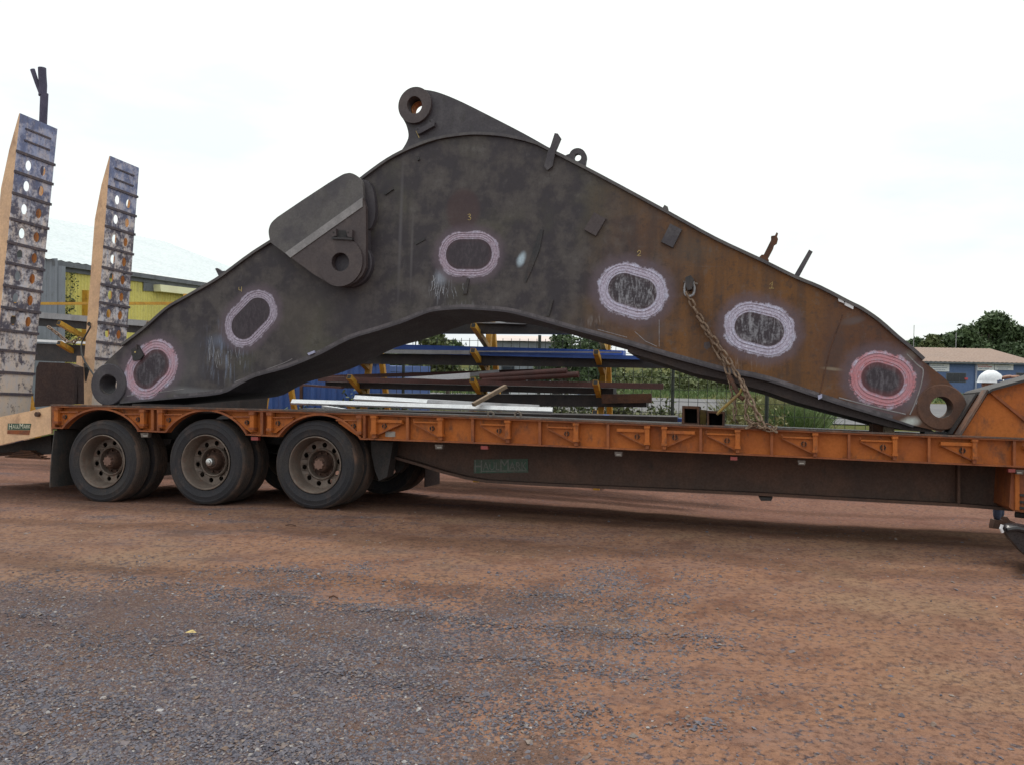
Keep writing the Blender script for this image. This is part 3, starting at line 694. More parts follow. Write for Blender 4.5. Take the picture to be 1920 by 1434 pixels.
q = LT(50, 846, .22); bmesh.ops.translate(bm, verts=bm.verts, vec=Vector((q[0]+.33, 0, q[1]-.06))); obj('tail_spring', bm, M['rust'], TRL)
lb = px2([(15.5,793),(58.5,793.5),(55,814.5),(14,812.5)], .02)
bm = nb(); prism(bm, px2([(15.5,793),(58.5,793.5),(56.5,805.5),(14.6,805)], .02), .014, .02); nm = obj('nameplate', bm, M['green'], tail)
bm = nb(); prism(bm, px2([(14.4,805.8),(56.4,806.3),(55,814.5),(14,812.5)], .02), .015, .02); obj('name_strip', bm, M['orange_old'], tail)
ORG[nm] = ORG[nm]
for s, x, y, hh, wd in [('H',17,804,10,5.5),('AUL',23.5,802.5,7,12.5),('M',37,802.5,9,6.5),('ARK',44.5,802.5,7,12.5)]:
    bm = text_bm(s, 1.0); xs_ = [v.co.x for v in bm.verts]; ys_ = [v.co.y for v in bm.verts]; x0,x1,y0,y1 = min(xs_),max(xs_),min(ys_),max(ys_)
    for v in bm.verts:
        q = LT(x+(v.co.x-x0)/(x1-x0)*wd, y-(v.co.y-y0)/(y1-y0)*hh, .013); v.co = Vector((q[0], .0125+(-.001 if v.co.z > 0 else 0), q[1]))
    obj('lettering', bm, M['lettercream'], tail)
bm = nb(); q = LT(73,776,.02); lathe(bm, [(0,0),(0,.028),(.05,.028)], 14, c=(q[0], -.02, q[1])); obj('ramp_pin', bm, M['hubrust'], tail)
# rear post at the end of the rail
# ramps: upright, hinged at the tail
def ramp_mat():
    m, nt, b = newmat('scraped_ramp_paint'); g = G(nt); p = g.pos(); z = g.sep(p)[2]
    n = g.noise(g.scl(p,1,1,1), 7, 8, .68); n2 = g.noise(p, 30, 5, .65); n3 = g.noise(g.scl(p,1,1,.35), 16, 6, .7)
    base = g.mix(g.map(n3, .42, .6, 0, 1, True), (.68,.57,.52), (.56,.54,.60)); base = g.mix(g.map(z, 2.0, 1.0, 0, .45), base, (.60,.42,.25))
    grime = g.map(g.math('ADD', n, g.math('MULTIPLY', n2, .35)), g.map(z, .9, 2.0, .76, .56), g.map(z, .9, 2.0, .88, .76), 0, .95, True)
    col = g.mix(grime, base, (.062,.052,.080))
    blue = g.map(z, 3.15, 3.9, 0, .75, True)
    col = g.mix(g.math('MULTIPLY', blue, g.map(n3, .3, .7, .4, 1)), col, (.20,.25,.46))
    col = g.mix(g.map(n2, .62, .74, 0, .7), col, (.17,.075,.045))
    g.put(b.inputs['Base Color'], col); b.inputs['Roughness'].default_value = .7
    g.put(b.inputs['Normal'], g.bump(n2, .3, .006)); return m
M['rampface'] = ramp_mat()
M['rampbar'] = worn('ramp_bar', (.10,.075,.085), (.065,.055,.075), .75, 0, 12, .4, .6, (.26,.18,.13), .3, .2, 60)
def build_ramp(w0, near_tl, near_bl, wd, rows, thick_top=.02, thick=.17):
    """face plane in the frame of the trailer: leans by its two traced corners; rows: fractions (py of the bars on the near edge)"""
    a = Vector(LT(*near_tl, w0)); b = Vector(LT(*near_bl, w0))         # (u, v)
    ax = (a-b); L = ax.length; ax.normalize(); nx = Vector((ax.y, -ax.x))   # nx points forward (+u)
    if nx.x < 0: nx = -nx
    def Q(t, w, d): r = b+ax*t+nx*d; return Vector((r.x, w, r.y))       # t along, w across, d outward
    def py2t(py):
        # height on the near edge line for a pixel row
        lo, hi = 0, L
        x = near_bl[0]+(near_tl[0]-near_bl[0])*(py-near_bl[1])/(near_tl[1]-near_bl[1])
        r = Vector(LT(x, py, w0))-b; return r.dot(ax)
    ts = [py2t(p) for p in rows['bars']]
    bm = nb(); tips = ts[0]
    # side channels, tapering at the tip
    for s in (0, 1):
        w_ = w0+s*(wd-.02)
        pts = [Q(0,0,0), Q(L,0,0), Q(L,0,-.012), Q(tips+.02,0,-thick*.62), Q(tips-.45,0,-thick), Q(.0,0,-thick)]
        prism(bm, [(p.x, p.z) for p in pts], w_, w_+.02)
    root = obj('ramp', bm, M['cream'], TRL)
    # back flange inside
    bm = nb(); pts = [Q(0,0,-thick+.012), Q(tips-.45,0,-thick+.012), Q(tips-.45,0,-thick), Q(0,0,-thick)]
    prism(bm, [(p.x, p.z) for p in pts], w0+wd-.16, w0+wd-.02); prism(bm, [(p.x, p.z) for p in pts], w0+.02, w0+.05)
    obj('ramp_back_flange', bm, M['creamin'], root)
    bm = nb(); pts = [Q(0,0,-.004),Q(tips,0,-.004),Q(tips,0,-thick*.62),Q(0,0,-thick+.002)]
    prism(bm, [(p.x, p.z) for p in pts], w0+wd-.025, w0+wd-.021); obj('ramp_inner_side', bm, M['creamin'], root)
    # face plate with pairs of holes between the bars
    holes = []; 
    for i in range(rows['holes']):
        t1, t0 = ts[i], ts[i+1]; tm = (t0+t1)/2; 
        for f in (.33, .72): holes.append([(w0+wd*f+.044*cos(2*pi*k/16), tm+.062*sin(2*pi*k/16)) for k in range(16)])
    loops = [[(w0, 0),(w0+wd, 0),(w0+wd, L),(w0, L)]]+holes
    bm = nb()
    for d in (.0, .008):
        pass
    A = [[bm.verts.new(Q(p[1], p[0], .0)) for p in l] for l in loops]; B = [[bm.verts.new(Q(p[1], p[0], .008)) for p in l] for l in loops]
    for a_, b_ in zip(A, B):
        n = len(a_)
        for k in range(n): bm.faces.new((a_[k],a_[(k+1)%n],b_[(k+1)%n],b_[k]))
    for V in (A, B):
        flat = [v for l in V for v in l]
        for t in tessellate_polygon([[Vector((p[0],p[1],0)) for p in l] for l in loops]): bm.faces.new([flat[i] for i in t])
    obj('ramp_face_plate', bm, M['rampface'], root)
    for t in ts:
        bm = nb(); p0, p1 = Q(t, w0-.012, .014), Q(t, w0+wd+.012, .014); beam(bm, p0, p1, .032, .020, up=Vector((nx.x,0,nx.y))); bev(bm, .004, 1); obj('grip_bar', bm, M['rampbar'], root)
    for py in rows['tips']:
        t = py2t(py); bm = nb(); beam(bm, Q(t, w0+.09, .013), Q(t, w0+wd-.09, .013), .02, .012, up=Vector((nx.x,0,nx.y))); obj('grip_bar', bm, M['rampbar'], root)
    return root, Q, L, ts
R1 = build_ramp(.03, (37.5,213), (-19,790), .57, dict(bars=[284,322,362,410,454,492,535,576,618,656,697,737], holes=8, tips=[237,259]))
R2 = build_ramp(1.50, (206.5,293), (170.4,775), .57, dict(bars=[350,388,424,463,501,533,567,604,641,672,706], holes=8, tips=[312,332]))
print('ramp L', R1[2], R2[2], 'z', R1[1](R1[2],0,0), R2[1](R2[2],0,0))
# worn cream lug on the far ramp, rust block between the ramps, hook
bm = nb(); prism(bm, px2([(146,668),(155,668),(157,692),(150,711),(143,708)], 1.46), 1.44, 1.5); obj('ramp_lug', bm, M['cream'], TRL)
a = px2([(64,762),(68,690),(73,679),(130,681),(141,688),(138,757)], .85); bm = nb(); prism(bm, a, .85, .90); bev(bm,.006,1)
obj('rear_stop_plate', bm, M['rustblock'], TRL)
a = px2([(131,682),(147,688),(148,757),(136,757)], .93); bm = nb(); prism(bm, a, .92, 1.02); obj('rear_stop_block', bm, M['rustblock'], TRL)
# gooseneck
GN = .20
gp = [(1803,816),(1856,733),(1920,715),(2150,650),(2150,835),(1920,824)]
bm = nb(); prism(bm, px2(gp, GN), GN, GN+.03); gn = obj('gooseneck_plate', bm, M['orange'], TRL)
bm = nb(); prism(bm, px2(gp, GN), .93, .96); obj('gooseneck_plate', bm, M['orange_old'], TRL)
e = px2([(1799,816),(1851,732)], GN); d = (Vector(e[1])-Vector(e[0])).normalized(); nrm = Vector((-d.y, d.x))*.03
bm = nb(); prism(bm, [e[0], e[1], tuple(Vector(e[1])+nrm*.6), tuple(Vector(e[0])+nrm*.6)], GN-.06, GN+.12); obj('gooseneck_edge', bm, M['flange'], TRL)
e = px2([(1849,733),(1856,728.5),(1920,711),(2150,646)], GN); bm = nb(); prism(bm, e+[(a, b-.022) for a, b in e[::-1]], GN-.08, .98); obj('gooseneck_top', bm, M['deckdark'], TRL)
e0 = P3(1858,735,GN-.015); e1 = P3(1925,790,GN-.015); bm = nb(); beam(bm, e0, e1, .03, .022); obj('gooseneck_rib', bm, M['orange_old'], gn)
e = px2([(1853,735),(1801,812)], GN+.4); bm = nb(); beam(bm, P3(1851,735,GN+.1), P3(1801,815,GN+.1), .25, .02); 
bm.free()
bm = nb(); a = P3(1853,736,0); b_ = P3(1803,814,0); dd = Vector((b_.x-a.x,0,b_.z-a.z)); 
prism(bm, [(a.x,a.z),(b_.x,b_.z),(b_.x-.02,b_.z),(a.x-.02,a.z)], GN+.12, .93); obj('gooseneck_front_plate', bm, M['deckdark'], TRL)
# orange landing leg housing, right edge
a = px2([(1897,872),(1960,876),(1960,965),(1903,958),(1892,950)], .12); bm = nb(); prism(bm, a, .12, .60); bev(bm,.01,1); ll = obj('neck_post', bm, M['orange_old'], TRL)
for py in (925,938,949):
    a = px2([(1911,py),(1925,py+1),(1925,py+5),(1911,py+4)], .11); bm = nb(); prism(bm, a, .09, .12); obj('post_slot', bm, M['black'], ll)
a = px2([(1903,884),(1911,884),(1911,956),(1903,955)], .11); bm = nb(); prism(bm, a, .10, .12); obj('post_rib', bm, M['orange'], ll)
bm = nb(); tube(bm, [P3(1904,963,.4), P3(1930,966,.4)], .03, 10); obj('post_pipe', bm, M['black'], TRL)
# black rounded bumper end, bottom right corner
b0 = thing('bumper_end', 'glossy black rounded bumper tip poking in at the right edge below the trailer neck', 'bumper', None, tuple(WP(1935, 1040, 6.7).to_2d())+(0,))
bp = [(1876,990),(1879,983),(1886,980),(1902,979),(1925,983),(1990,1000),(2150,1035),(2150,1130),(1990,1090),(1935,1052),(1905,1028),(1886,1006)]
Mi = Matrix.Identity(4)
bm = nb(); loops = []
mid = lambda i: None
def ringpx(Y, k): return [WP(2000+(x-2000)*k, 1050+(y-1050)*k, Y) for x, y in bp]
rings = [ringpx(6.60, .93), ringpx(6.63, .98), ringpx(6.72, 1.0), ringpx(6.9, .99), ringpx(7.0, .93)]
VR = [[bm.verts.new(p) for p in r] for r in rings]
for A, B in zip(VR, VR[1:]):
    for k in range(len(A)): bm.faces.new((A[k],A[(k+1)%len(A)],B[(k+1)%len(A)],B[k]))
bm.faces.new(VR[0]); bm.faces.new(VR[-1])
M['glossblack'] = worn('gloss_black_paint', (.02,.02,.024), (.035,.032,.034), .3, 0, 6, .5, .7, (.10,.07,.06), .1, .03)
obj('bumper_shell', bm, M['glossblack'], b0, smooth=True, sharp=60)
bm = nb(); tube(bm, smoothpts([tuple(WP(1888,992,6.6)), tuple(WP(1905,990,6.585)), tuple(WP(1925,994,6.585)), tuple(WP(1990,1010,6.59))], 3), .022, 8); obj('bumper_tube', bm, M['glossblack'], b0, smooth=True)
bm = nb(); q = WP(1879, 990, 6.6); tube(bm, [q+Vector((.0,0,.03)), q+Vector((-.01,0,.0)), q+Vector((.005,0,-.03))], .012, 6); obj('rag', bm, M['signwhite'], b0)
# ------------------------------------------------------------------ the excavator boom
BW = .42; BWD = 1.22
c0 = LT(1000, 800, BW)
BOOM = thing('excavator_boom', 'huge dark rusty arched steel excavator boom chained down on the trailer deck', 'excavator boom', TR, (c0[0], BW, topv(c0[0])))
BL = lambda x, y: LT(x, y, BW)
def BP(x, y, w=None): a = LT(x, y, BW if w is None else w); return a
OV = [ # centre line a, b (px), core r px, outer r px, redness, light blueness
 ((274,701),(293,683),24,40,.55,.6),
 ((457,611),(483,584),23,36,.06,.35),
 ((863,477),(895,477),27,41,.16,.35),
 ((1169,541),(1202,551),29,49,.15,.9),
 ((1406,613),(1441,622),29,50,.12,.9),
 ((1645,708),(1664,714),31,54,1.0,.6)]
def b_local(x, y):
    a = BL(x, y); o = ORG[BOOM][1]; return (a[0]-o.x, 0, a[1]-o.z)
def px_scale(x, y): return abs(BL(x+10, y)[0]-BL(x-10, y)[0])/20
# node group: paint round one inspection plate
ng = bpy.data.node_groups.new('oval_paint', 'ShaderNodeTree')
for nm_, ty in (('P','NodeSocketVector'),('A','NodeSocketVector'),('BA','NodeSocketVector'),('InvL','NodeSocketFloat'),('R0','NodeSocketFloat'),('R1','NodeSocketFloat'),('Red','NodeSocketFloat'),('Pale','NodeSocketFloat'),('Col','NodeSocketColor')):
    ng.interface.new_socket(nm_, in_out='INPUT', socket_type=ty)
ng.interface.new_socket('Color', in_out='OUTPUT', socket_type='NodeSocketColor')
gi = ng.nodes.new('NodeGroupInput'); go = ng.nodes.new('NodeGroupOutput'); g = G(ng); I = gi.outputs
pa = g.vm('SUBTRACT', I['P'], I['A']); h = g.math('MULTIPLY', g.vm('DOT_PRODUCT', pa, I['BA']), I['InvL'], clamp=True)
dist = g.vm('LENGTH', g.vm('SUBTRACT', pa, g.vm('SCALE', I['BA'], scale=h)))
nA = g.noise(I['P'], 9, 5, .65); nB = g.noise(I['P'], 45, 5, .7); nS = g.noise(g.scl(I['P'], 1,1,.12), 55, 5, .7)
nD = g.noise(g.scl(I['P'], 26, 1, 8), 1, 4, .65, .8)
t0 = g.math('DIVIDE', g.math('SUBTRACT', dist, I['R0']), g.math('SUBTRACT', I['R1'], I['R0']))
t = g.math('ADD', t0, g.math('ADD', g.math('MULTIPLY', g.math('SUBTRACT', nA, .5), 1.0), g.math('MULTIPLY', g.math('SUBTRACT', nB, .5), .7)))
# halo of thin overspray
halo = g.math('MULTIPLY', g.map(t, 1.1, 2.3, .85, 0, True), g.map(nB, .30, .6, .55, 1))
col = g.mix(halo, I['Col'], (.115,.085,.108))
# core
corec = g.mix(g.map(g.math('ADD', g.math('MULTIPLY', nD, .8), g.math('MULTIPLY', nB, .45)), .55, .80, 0, 1, True), (.040,.031,.040), g.mix(g.math('POWER', I['Pale'], 3), (.052,.038,.048), (.33,.33,.37)))
corec = g.mix(g.math('MULTIPLY', g.map(t0, -.55, 0, 0, .5), I['Red']), corec, (.20,.05,.055))
white = g.mix(g.map(nB, .36, .60, 0, 1), g.mix(I['Pale'], (.19,.145,.185), (.30,.295,.40)), g.mix(I['Pale'], (.44,.37,.45), (.60,.61,.76)))
redc = g.mix(g.map(nB, .4, .7, 0, 1), (.62,.24,.26), (.36,.09,.11))
rr = g.math('MULTIPLY', I['Red'], g.map(nA, .36, .60, .0, 1.15), clamp=True)
mid = g.map(g.math('ABSOLUTE', g.math('SUBTRACT', t0, .48)), .12, .42, 1, .0, True)
band = g.mix(g.math('MULTIPLY', g.math('MAXIMUM', g.math('MULTIPLY', mid, g.math('MINIMUM', g.math('MULTIPLY', I['Red'], .9), 1)), rr), .85), white, redc)
lines = g.math('MULTIPLY', g.map(g.math('SINE', g.math('MULTIPLY', g.math('ADD', t0, g.math('MULTIPLY', nA, .5)), 15)), .7, 1, 0, .28, True), g.map(nA, .35, .6, .1, 1))
band = g.mix(lines, band, (.11,.07,.085))
band = g.mix(g.map(nS, .5, .78, 0, .4), band, (.20,.16,.19))
band = g.mix(g.map(nB, .60, .78, 0, .8), band, g.mix(I['Red'], (.75,.75,.84), (.72,.55,.58)))
inband = g.math('MULTIPLY', g.map(t, .86, 1.08, 1, 0, True), g.map(t0, -.06, .04, 0, 1, True))
col = g.mix(g.map(t0, -.06, .02, 1, 0), col, corec)
col = g.mix(inband, col, band)
ng.links.new(col, go.inputs[0])
def boom_side():
    m, nt, b = newmat('boom_side_plate'); g = G(nt); P = g.coord(BOOM); x, y, z = g.sep(P)
    nl = g.noise(P, 1.1, 5, .55); nm = g.noise(P, 3.4, 7, .62); nf = g.noise(P, 38, 5, .65); nv = g.noise(g.scl(P, 6, 6, .5), 1.2, 6, .65); nn = g.noise(P, 120, 2, .5)
    col = g.mix(g.map(nm, .42, .58, 0, 1, True), (.038,.031,.038), (.078,.067,.066))
    col = g.mix(g.map(nl, .50, .66, 0, .65, True), col, (.078,.073,.052))
    col = g.mix(g.map(nm, .56, .70, 0, .42, True), col, (.15,.14,.14))
    # rust takes over towards the foot end
    ux = b_local(1120, 600)[0]; u2 = b_local(1420, 600)[0]; u3 = b_local(1640,700)[0]
    rf = g.map(g.math('ADD', x, g.math('ADD', g.math('MULTIPLY', g.math('SUBTRACT', nl, .5), 2.2), g.math('MULTIPLY', g.math('MULTIPLY', z, -.28), 1))), ux-.75, u2-.95, 0, 1, True)
    rustc = g.mix(g.map(nv, .38, .62, 0, 1, True), (.160,.069,.020), (.110,.050,.020))
    rustc = g.mix(g.map(g.math('ADD', x, g.math('MULTIPLY', nm, .6)), b_local(1540,0)[0]+.1, b_local(1660,0)[0]+.3, 0, .8, True), rustc, (.098,.040,.024))
    rustc = g.mix(g.map(nm, .55, .72, 0, .6, True), rustc, (.060,.040,.034))
    col = g.mix(rf, col, rustc)
    col = g.mix(g.map(nv, .56, .72, 0, .35), col, (.040,.034,.036))
    col = g.mix(g.map(nf, .50, .75, 0, .45), col, (.03,.024,.024))
    ms = nt.nodes.new('ShaderNodeMapping'); g.put(ms.inputs[0], P); ms.inputs['Rotation'].default_value = (0, .6, 0); ms.inputs['Scale'].default_value = (1.3, 1, 26)
    sn = g.noise(ms.outputs[0], 1.6, 7, .7); mt = nt.nodes.new('ShaderNodeMapping'); g.put(mt.inputs[0], P); mt.inputs['Rotation'].default_value = (0, -1.1, 0); mt.inputs['Scale'].default_value = (1.7, 1, 34)
    sn2 = g.noise(mt.outputs[0], 1.3, 7, .7)
    col = g.mix(g.math('MULTIPLY', g.map(sn, .62, .70, 0, .5), g.map(nm, .42, .6, 0, 1)), col, (.15,.13,.13))
    col = g.mix(g.math('MULTIPLY', g.map(sn2, .64, .72, 0, .5), g.map(nl, .45, .6, 0, 1)), col, (.02,.017,.02))
    nq = g.noise(P, 9, 6, .7); col = g.mix(g.map(nq, .52, .66, 0, .5, True), col, (.030,.025,.029)); col = g.mix(g.map(nq, .46, .32, 0, .35, True), col, (.12,.108,.104))
    def blob(cx, cy, rx, ry, ang, c, amt, hard=.5, sc=1.0):
        nonlocal col
        lx, _, lz = b_local(cx, cy); s = px_scale(cx, cy)
        mp = nt.nodes.new('ShaderNodeMapping'); mp.vector_type = 'TEXTURE'; g.put(mp.inputs[0], P)
        mp.inputs['Location'].default_value = (lx, 0, lz); mp.inputs['Rotation'].default_value = (0, radians(ang), 0); mp.inputs['Scale'].default_value = (rx*s, 10, ry*s)
        d = g.vm('LENGTH', mp.outputs[0])
        f = g.map(g.math('ADD', d, g.math('MULTIPLY', g.math('SUBTRACT', nm, .5), 1.0*sc)), 1.0+hard*.2, 1.0-hard, 0, 1, True)
        f = g.math('MULTIPLY', f, amt if not isinstance(amt, float) else g.map(nf, .25, .75, amt*.6, amt))
        col = g.mix(f, col, c)
    scratch = g.math('MULTIPLY', g.map(g.noise(g.scl(P, 30, 1, 3.2), 1, 5, .7, .6), .50, .66, 0, 1, True), g.map(nf, .3, .6, .3, 1))
    # darker painted rectangles, primer patch above plate three, cleaned metal near the foot
    blob(868, 395, 34, 44, 0, (.062,.034,.036), .8, .25, .25)
    blob(1562, 665, 22, 64, 14, (.060,.040,.038), .75, .5)
    blob(1620, 765, 70, 10, -17, (.16,.13,.15), .8, .7)
    blob(1712, 725, 16, 62, 12, (.22,.21,.23), .75, .8)
    blob(1706, 790, 26, 13, -10, (.55,.58,.56), 1.0, .8)
    blob(1706, 668, 30, 14, -35, (.30,.27,.21), .7, .9)
    blob(1600, 602, 26, 9, -12, (.11,.10,.11), .7, .7)
    blob(1560, 692, 22, 4.5, 5, (.30,.25,.18), .8, .7)
    blob(751, 430, 4, 150, 0, (.13,.12,.13), .6, .9, .5); blob(763, 440, 5, 150, 0, (.035,.03,.035), .6, .9, .5); blob(772, 470, 3, 90, 0, (.14,.13,.135), .5, .9, .5)  # bevelled seam: its light and shade painted as vertical bands
    blob(660, 600, 75, 60, 20, (.040,.033,.040), .7, .9); blob(640, 560, 40, 60, 0, (.036,.030,.036), .6, .9); blob(560, 600, 60, 70, 30, (.085,.072,.058), .6, .9)
    blob(1560, 640, 60, 90, 10, (.075,.035,.028), .5, .9); blob(1300, 470, 60, 40, 26, (.075,.068,.062), .6, .9)
    blob(978, 486, 9, 17, 20, (.50,.62,.72), .9, .7)
    blob(825, 535, 26, 32, 25, (.42,.44,.52), scratch, .8)
    blob(828, 520, 16, 20, 25, (.42,.46,.55), .55, .9)
    blob(860, 572, 60, 9, 0, (.20,.19,.21), scratch, .8)
    blob(425, 655, 52, 64, 10, (.17,.20,.28), scratch, .7)
    blob(410, 640, 28, 16, 0, (.14,.17,.26), .5, .9)
    blob(480, 560, 30, 28, 0, (.13,.12,.12), .4, .9)
    blob(345, 690, 50, 70, 30, (.10,.095,.105), .5, .9)
    blob(380, 735, 120, 8, 3, (.19,.185,.20), .6, .8)
    blob(1120, 600, 40, 13, -12, (.19,.16,.15), scratch, .8)
    blob(1405, 675, 60, 28, -10, (.25,.19,.16), scratch, .8)
    blob(1200, 640, 130, 16, -24, (.10,.075,.075), .5, .9)
    for a, b2, r0, r1, red, pale in OV:
        n = nt.nodes.new('ShaderNodeGroup'); n.node_tree = ng; A = Vector(b_local(*a)); B = Vector(b_local(*b2)); s = px_scale(*a)
        g.put(n.inputs['P'], g.vm('MULTIPLY', P, (1,0,1))); n.inputs['A'].default_value = A; n.inputs['BA'].default_value = B-A
        n.inputs['InvL'].default_value = 1/(B-A).length_squared; n.inputs['R0'].default_value = r0*s; n.inputs['R1'].default_value = r1*s
        n.inputs['Red'].default_value = red; n.inputs['Pale'].default_value = pale
        g.put(n.inputs['Col'], col); col = n.outputs[0]
    g.put(b.inputs['Base Color'], col); g.put(b.inputs['Roughness'], g.map(nm, .35, .65, .55, .75)); b.inputs['Specular IOR Level'].default_value = .35
    g.put(b.inputs['Normal'], g.bump(g.math('ADD', nm, g.math('MULTIPLY', nf, .5)), .25, .006))
    return m
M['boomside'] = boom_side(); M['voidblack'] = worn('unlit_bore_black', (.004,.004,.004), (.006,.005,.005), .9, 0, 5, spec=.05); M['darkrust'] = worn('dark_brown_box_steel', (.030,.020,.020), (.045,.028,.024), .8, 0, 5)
top = [(180,699),(205,673),(232,649),(271,620),(314,582),(340,566),(400,532),(427,514),(480,475),(560,425),(640,370),(687,333),(729,303),(770,282),(820,264),(870,256),(905,255),(950,259),(1000,271),(1030,285),(1118,330),(1251,402),(1340,451),(1423,490),(1490,523),(1536,542),(1590,570),(1614,582),(1646,604),(1680,634),(1706,655),(1729,676),(1770,708),(1800,737)]
botm = [(1800,790),(1765,809),(1713,797),(1673,784),(1570,753.5),(1440,711),(1364,695.5),(1302,679),(1240,662),(1176,643),(1126,629),(1076,616),(1000,594.5),(950,582.5),(900,578.5),(866,577),(816,580.5),(788,589),(759,601),(710,617),(656,633.5),(600,662),(540,687),(480,703.5),(447,719.5),(412,735.5),(326,744),(226,753),(205,753),(186,745),(176,728)]
def offs_y(pts, d): return [(x, y+d) for x, y in pts]
# near side plate with the two end bores
LB = (204.5, 721); RB = (1765, 763)
def hole_px(c, rx, ry, n=28): return [BP(c[0]+rx*cos(2*pi*k/n), c[1]+ry*sin(2*pi*k/n)) for k in range(n)]
side = [BP(x, y) for x, y in top+botm]
bm = nb(); prism(bm, side, BW, BW+.035, holes=[hole_px(LB,16.5,17), hole_px(RB,22,23.5)]); obj('side_plate', bm, M['boomside'], BOOM)
# far side plate and box: ends short of the bores
ftop = top[3:-4]; fbot = [p for p in botm if 290 < p[0] < 1700]
far = [BP(x, y) for x, y in ftop+fbot]
bm = nb(); prism(bm, far, BW+BWD, BW+BWD+.03); obj('far_side_plate', bm, M['boomsteel'], BOOM)
def ribbon(name, pts, th, w0, w1, m, up=True):
    """plate following a traced line, th thick"""
    a = [Vector(BP(x, y)) for x, y in pts]; b = []
    for i in range(len(a)):
        d = (a[min(i+1,len(a)-1)]-a[max(i-1,0)]).normalized(); n = Vector((-d.y, d.x)); b.append(a[i]+n*th)
    bm = nb(); prism(bm, [tuple(p) for p in a]+[tuple(p) for p in b[::-1]], w0, w1); return obj(name, bm, m, BOOM)
ft = smoothpts(top[2:-2], 3)
ribbon('top_flange', ft, .030, BW-.035, BW+BWD+.05, M['boomlight'])
fb = smoothpts(botm[2:28], 3)
ribbon('bottom_flange', fb, .02, BW-.012, BW+BWD+.03, M['boomsteel'])
# lower stringer of the box set back under the side plate
st_top = [(1176,646),(1302,682),(1440,713),(1570,756),(1673,786),(1740,800)]
st_bot = [(1757,811),(1700,806),(1670,800),(1601,781.5),(1500,755),(1440,734),(1364,713),(1302,700),(1240,680),(1176,660)]
bm = nb(); prism(bm, [BP(x,y) for x,y in st_top+st_bot], BW+.04, BW+BWD-.05); obj('lower_box', bm, M['darkrust'], BOOM)
M['edgeband'] = worn('scuffed_edge_band', (.105,.088,.098), (.060,.050,.056), .6, 0, 7, .42, .6, (.17,.15,.165), .3, .1, 60)
def band(pts, th):
    a = [Vector(BP(x, y)) for x, y in pts]; b = []
    for i in range(len(a)):
        d = (a[min(i+1,len(a)-1)]-a[max(i-1,0)]).normalized(); n = Vector((-d.y, d.x)); b.append(a[i]-n*th)
    bm = nb(); prism(bm, [tuple(p) for p in a]+[tuple(p) for p in b[::-1]], BW-.003, BW-.0003); obj('edge_band', bm, M['edgeband'], BOOM)
band(smoothpts(botm[3:27], 3), .032)
# foot and tip bosses
def boss(name, c, rpx, hpx, w0, w1, m, chamfer=.01, sleeve=None, hy=None):
    cu, cv = BP(*c); s = px_scale(*c); R, r = rpx*s, hpx*s
    bm = nb(); lathe(bm, [(w0, r),(w0, R-chamfer),(w0+chamfer, R),(w1-chamfer, R),(w1, R-chamfer),(w1, r)], 44, c=(cu,0,cv), closed=True)
    o = obj(name, bm, m, BOOM, smooth=True, sharp=25)
    return o, cu, cv, r
boss('tip_boss', LB, 33, 16.5, BW-.018, BW+.26, M['boomsteel'])
boss('foot_boss', RB, 47, 22, BW-.014, BW+.24, worn('foot_rust', (.125,.058,.036), (.085,.042,.03), .8, 0, 6, .4,.6,(.06,.03,.025),.3,.2,60))
bm = nb(); 
tl = [BP(x,y) for x,y in [(205,755),(330,746),(412,737),(412,712),(330,700),(230,700)]]
bm.free()
# welded inspection plates and weld beads
for a, b2, r0, r1, red, pale in OV:
    A, B = BP(*a), BP(*b2); s = px_scale(*a)
    bm = nb(); prism(bm, stadium(A, B, r0*s), BW-.004, BW+.0); bev(bm, .002, 1); obj('inspection_plate', bm, M['boomside'], BOOM)
    for q in (.22, .52, .80):
        rr_ = (r0+(r1-r0)*q)*s; L = stadium(A, B, rr_, 14); pts = [(p[0]+random.uniform(-1,1)*.0016, BW, p[1]+random.uniform(-1,1)*.0016) for p in L]; pts.append(pts[0])
        bm = nb(); tube(bm, pts, .0075 if q != .52 else .0055, 6, caps=False); obj('weld_bead', bm, M['boomside'], BOOM, smooth=True, sharp=60)
# chalk numbers and scribbles
def chalk(lines, r=.0027, m=None, name='chalk_mark'):
    bm = nb()
    for L in lines:
        pts = [BP(x, y) for x, y in L]; tube(bm, [(p[0], BW-.0015, p[1]) for p in pts], r, 5)
    for v in bm.verts: v.co.y = BW+(v.co.y-BW)*.35-.0012
    obj(name, bm, m or M['chalk'], BOOM)
chalk([[(1443,534),(1448,529),(1447,541)],[(1442,541),(1451,541)]])
chalk([smoothpts([(1195,474),(1198,470),(1201,472),(1200,476),(1195,480),(1202,480)],3)])
chalk([smoothpts([(877,403),(881,402),(882,405),(879,407),(883,409),(881,413),(877,412)],3)], .003)
chalk([[(448,539),(448,544),(453,545)],[(453,538),(453,548)]], .003)
def scrib(cx, cy, w, h, n, ang, r=.0026, m='chalkwhite'):
    L = []
    for k in range(n):
        x = cx+random.uniform(-w, w); y = cy+random.uniform(-h, h)*.4; l = random.uniform(.3, .9)*h
        L.append(smoothpts([(x, y-l*.6), (x+random.uniform(-3,3)+ang*l*.4, y), (x+ang*l*.8, y+l*.6)], 2))
    chalk(L, r, M[m])
scrib(1420, 617, 30, 22, 9, -.45, .0016); scrib(1186, 545, 28, 18, 7, 1.2, .0016); scrib(1652, 712, 24, 22, 6, -.3, .0014)
chalk([[(857,474),(861,484)],[(863,474),(860,482)],[(873,474),(878,480),(872,484),(877,486)],[(892,473),(888,484),(896,484),(898,474)]], .003, M['chalkwhite'])
scrib(822, 535, 14, 30, 9, -.2, .003); scrib(420, 665, 30, 40, 14, .1, .0018); scrib(845, 548, 30, 20, 8, .35, .0016)
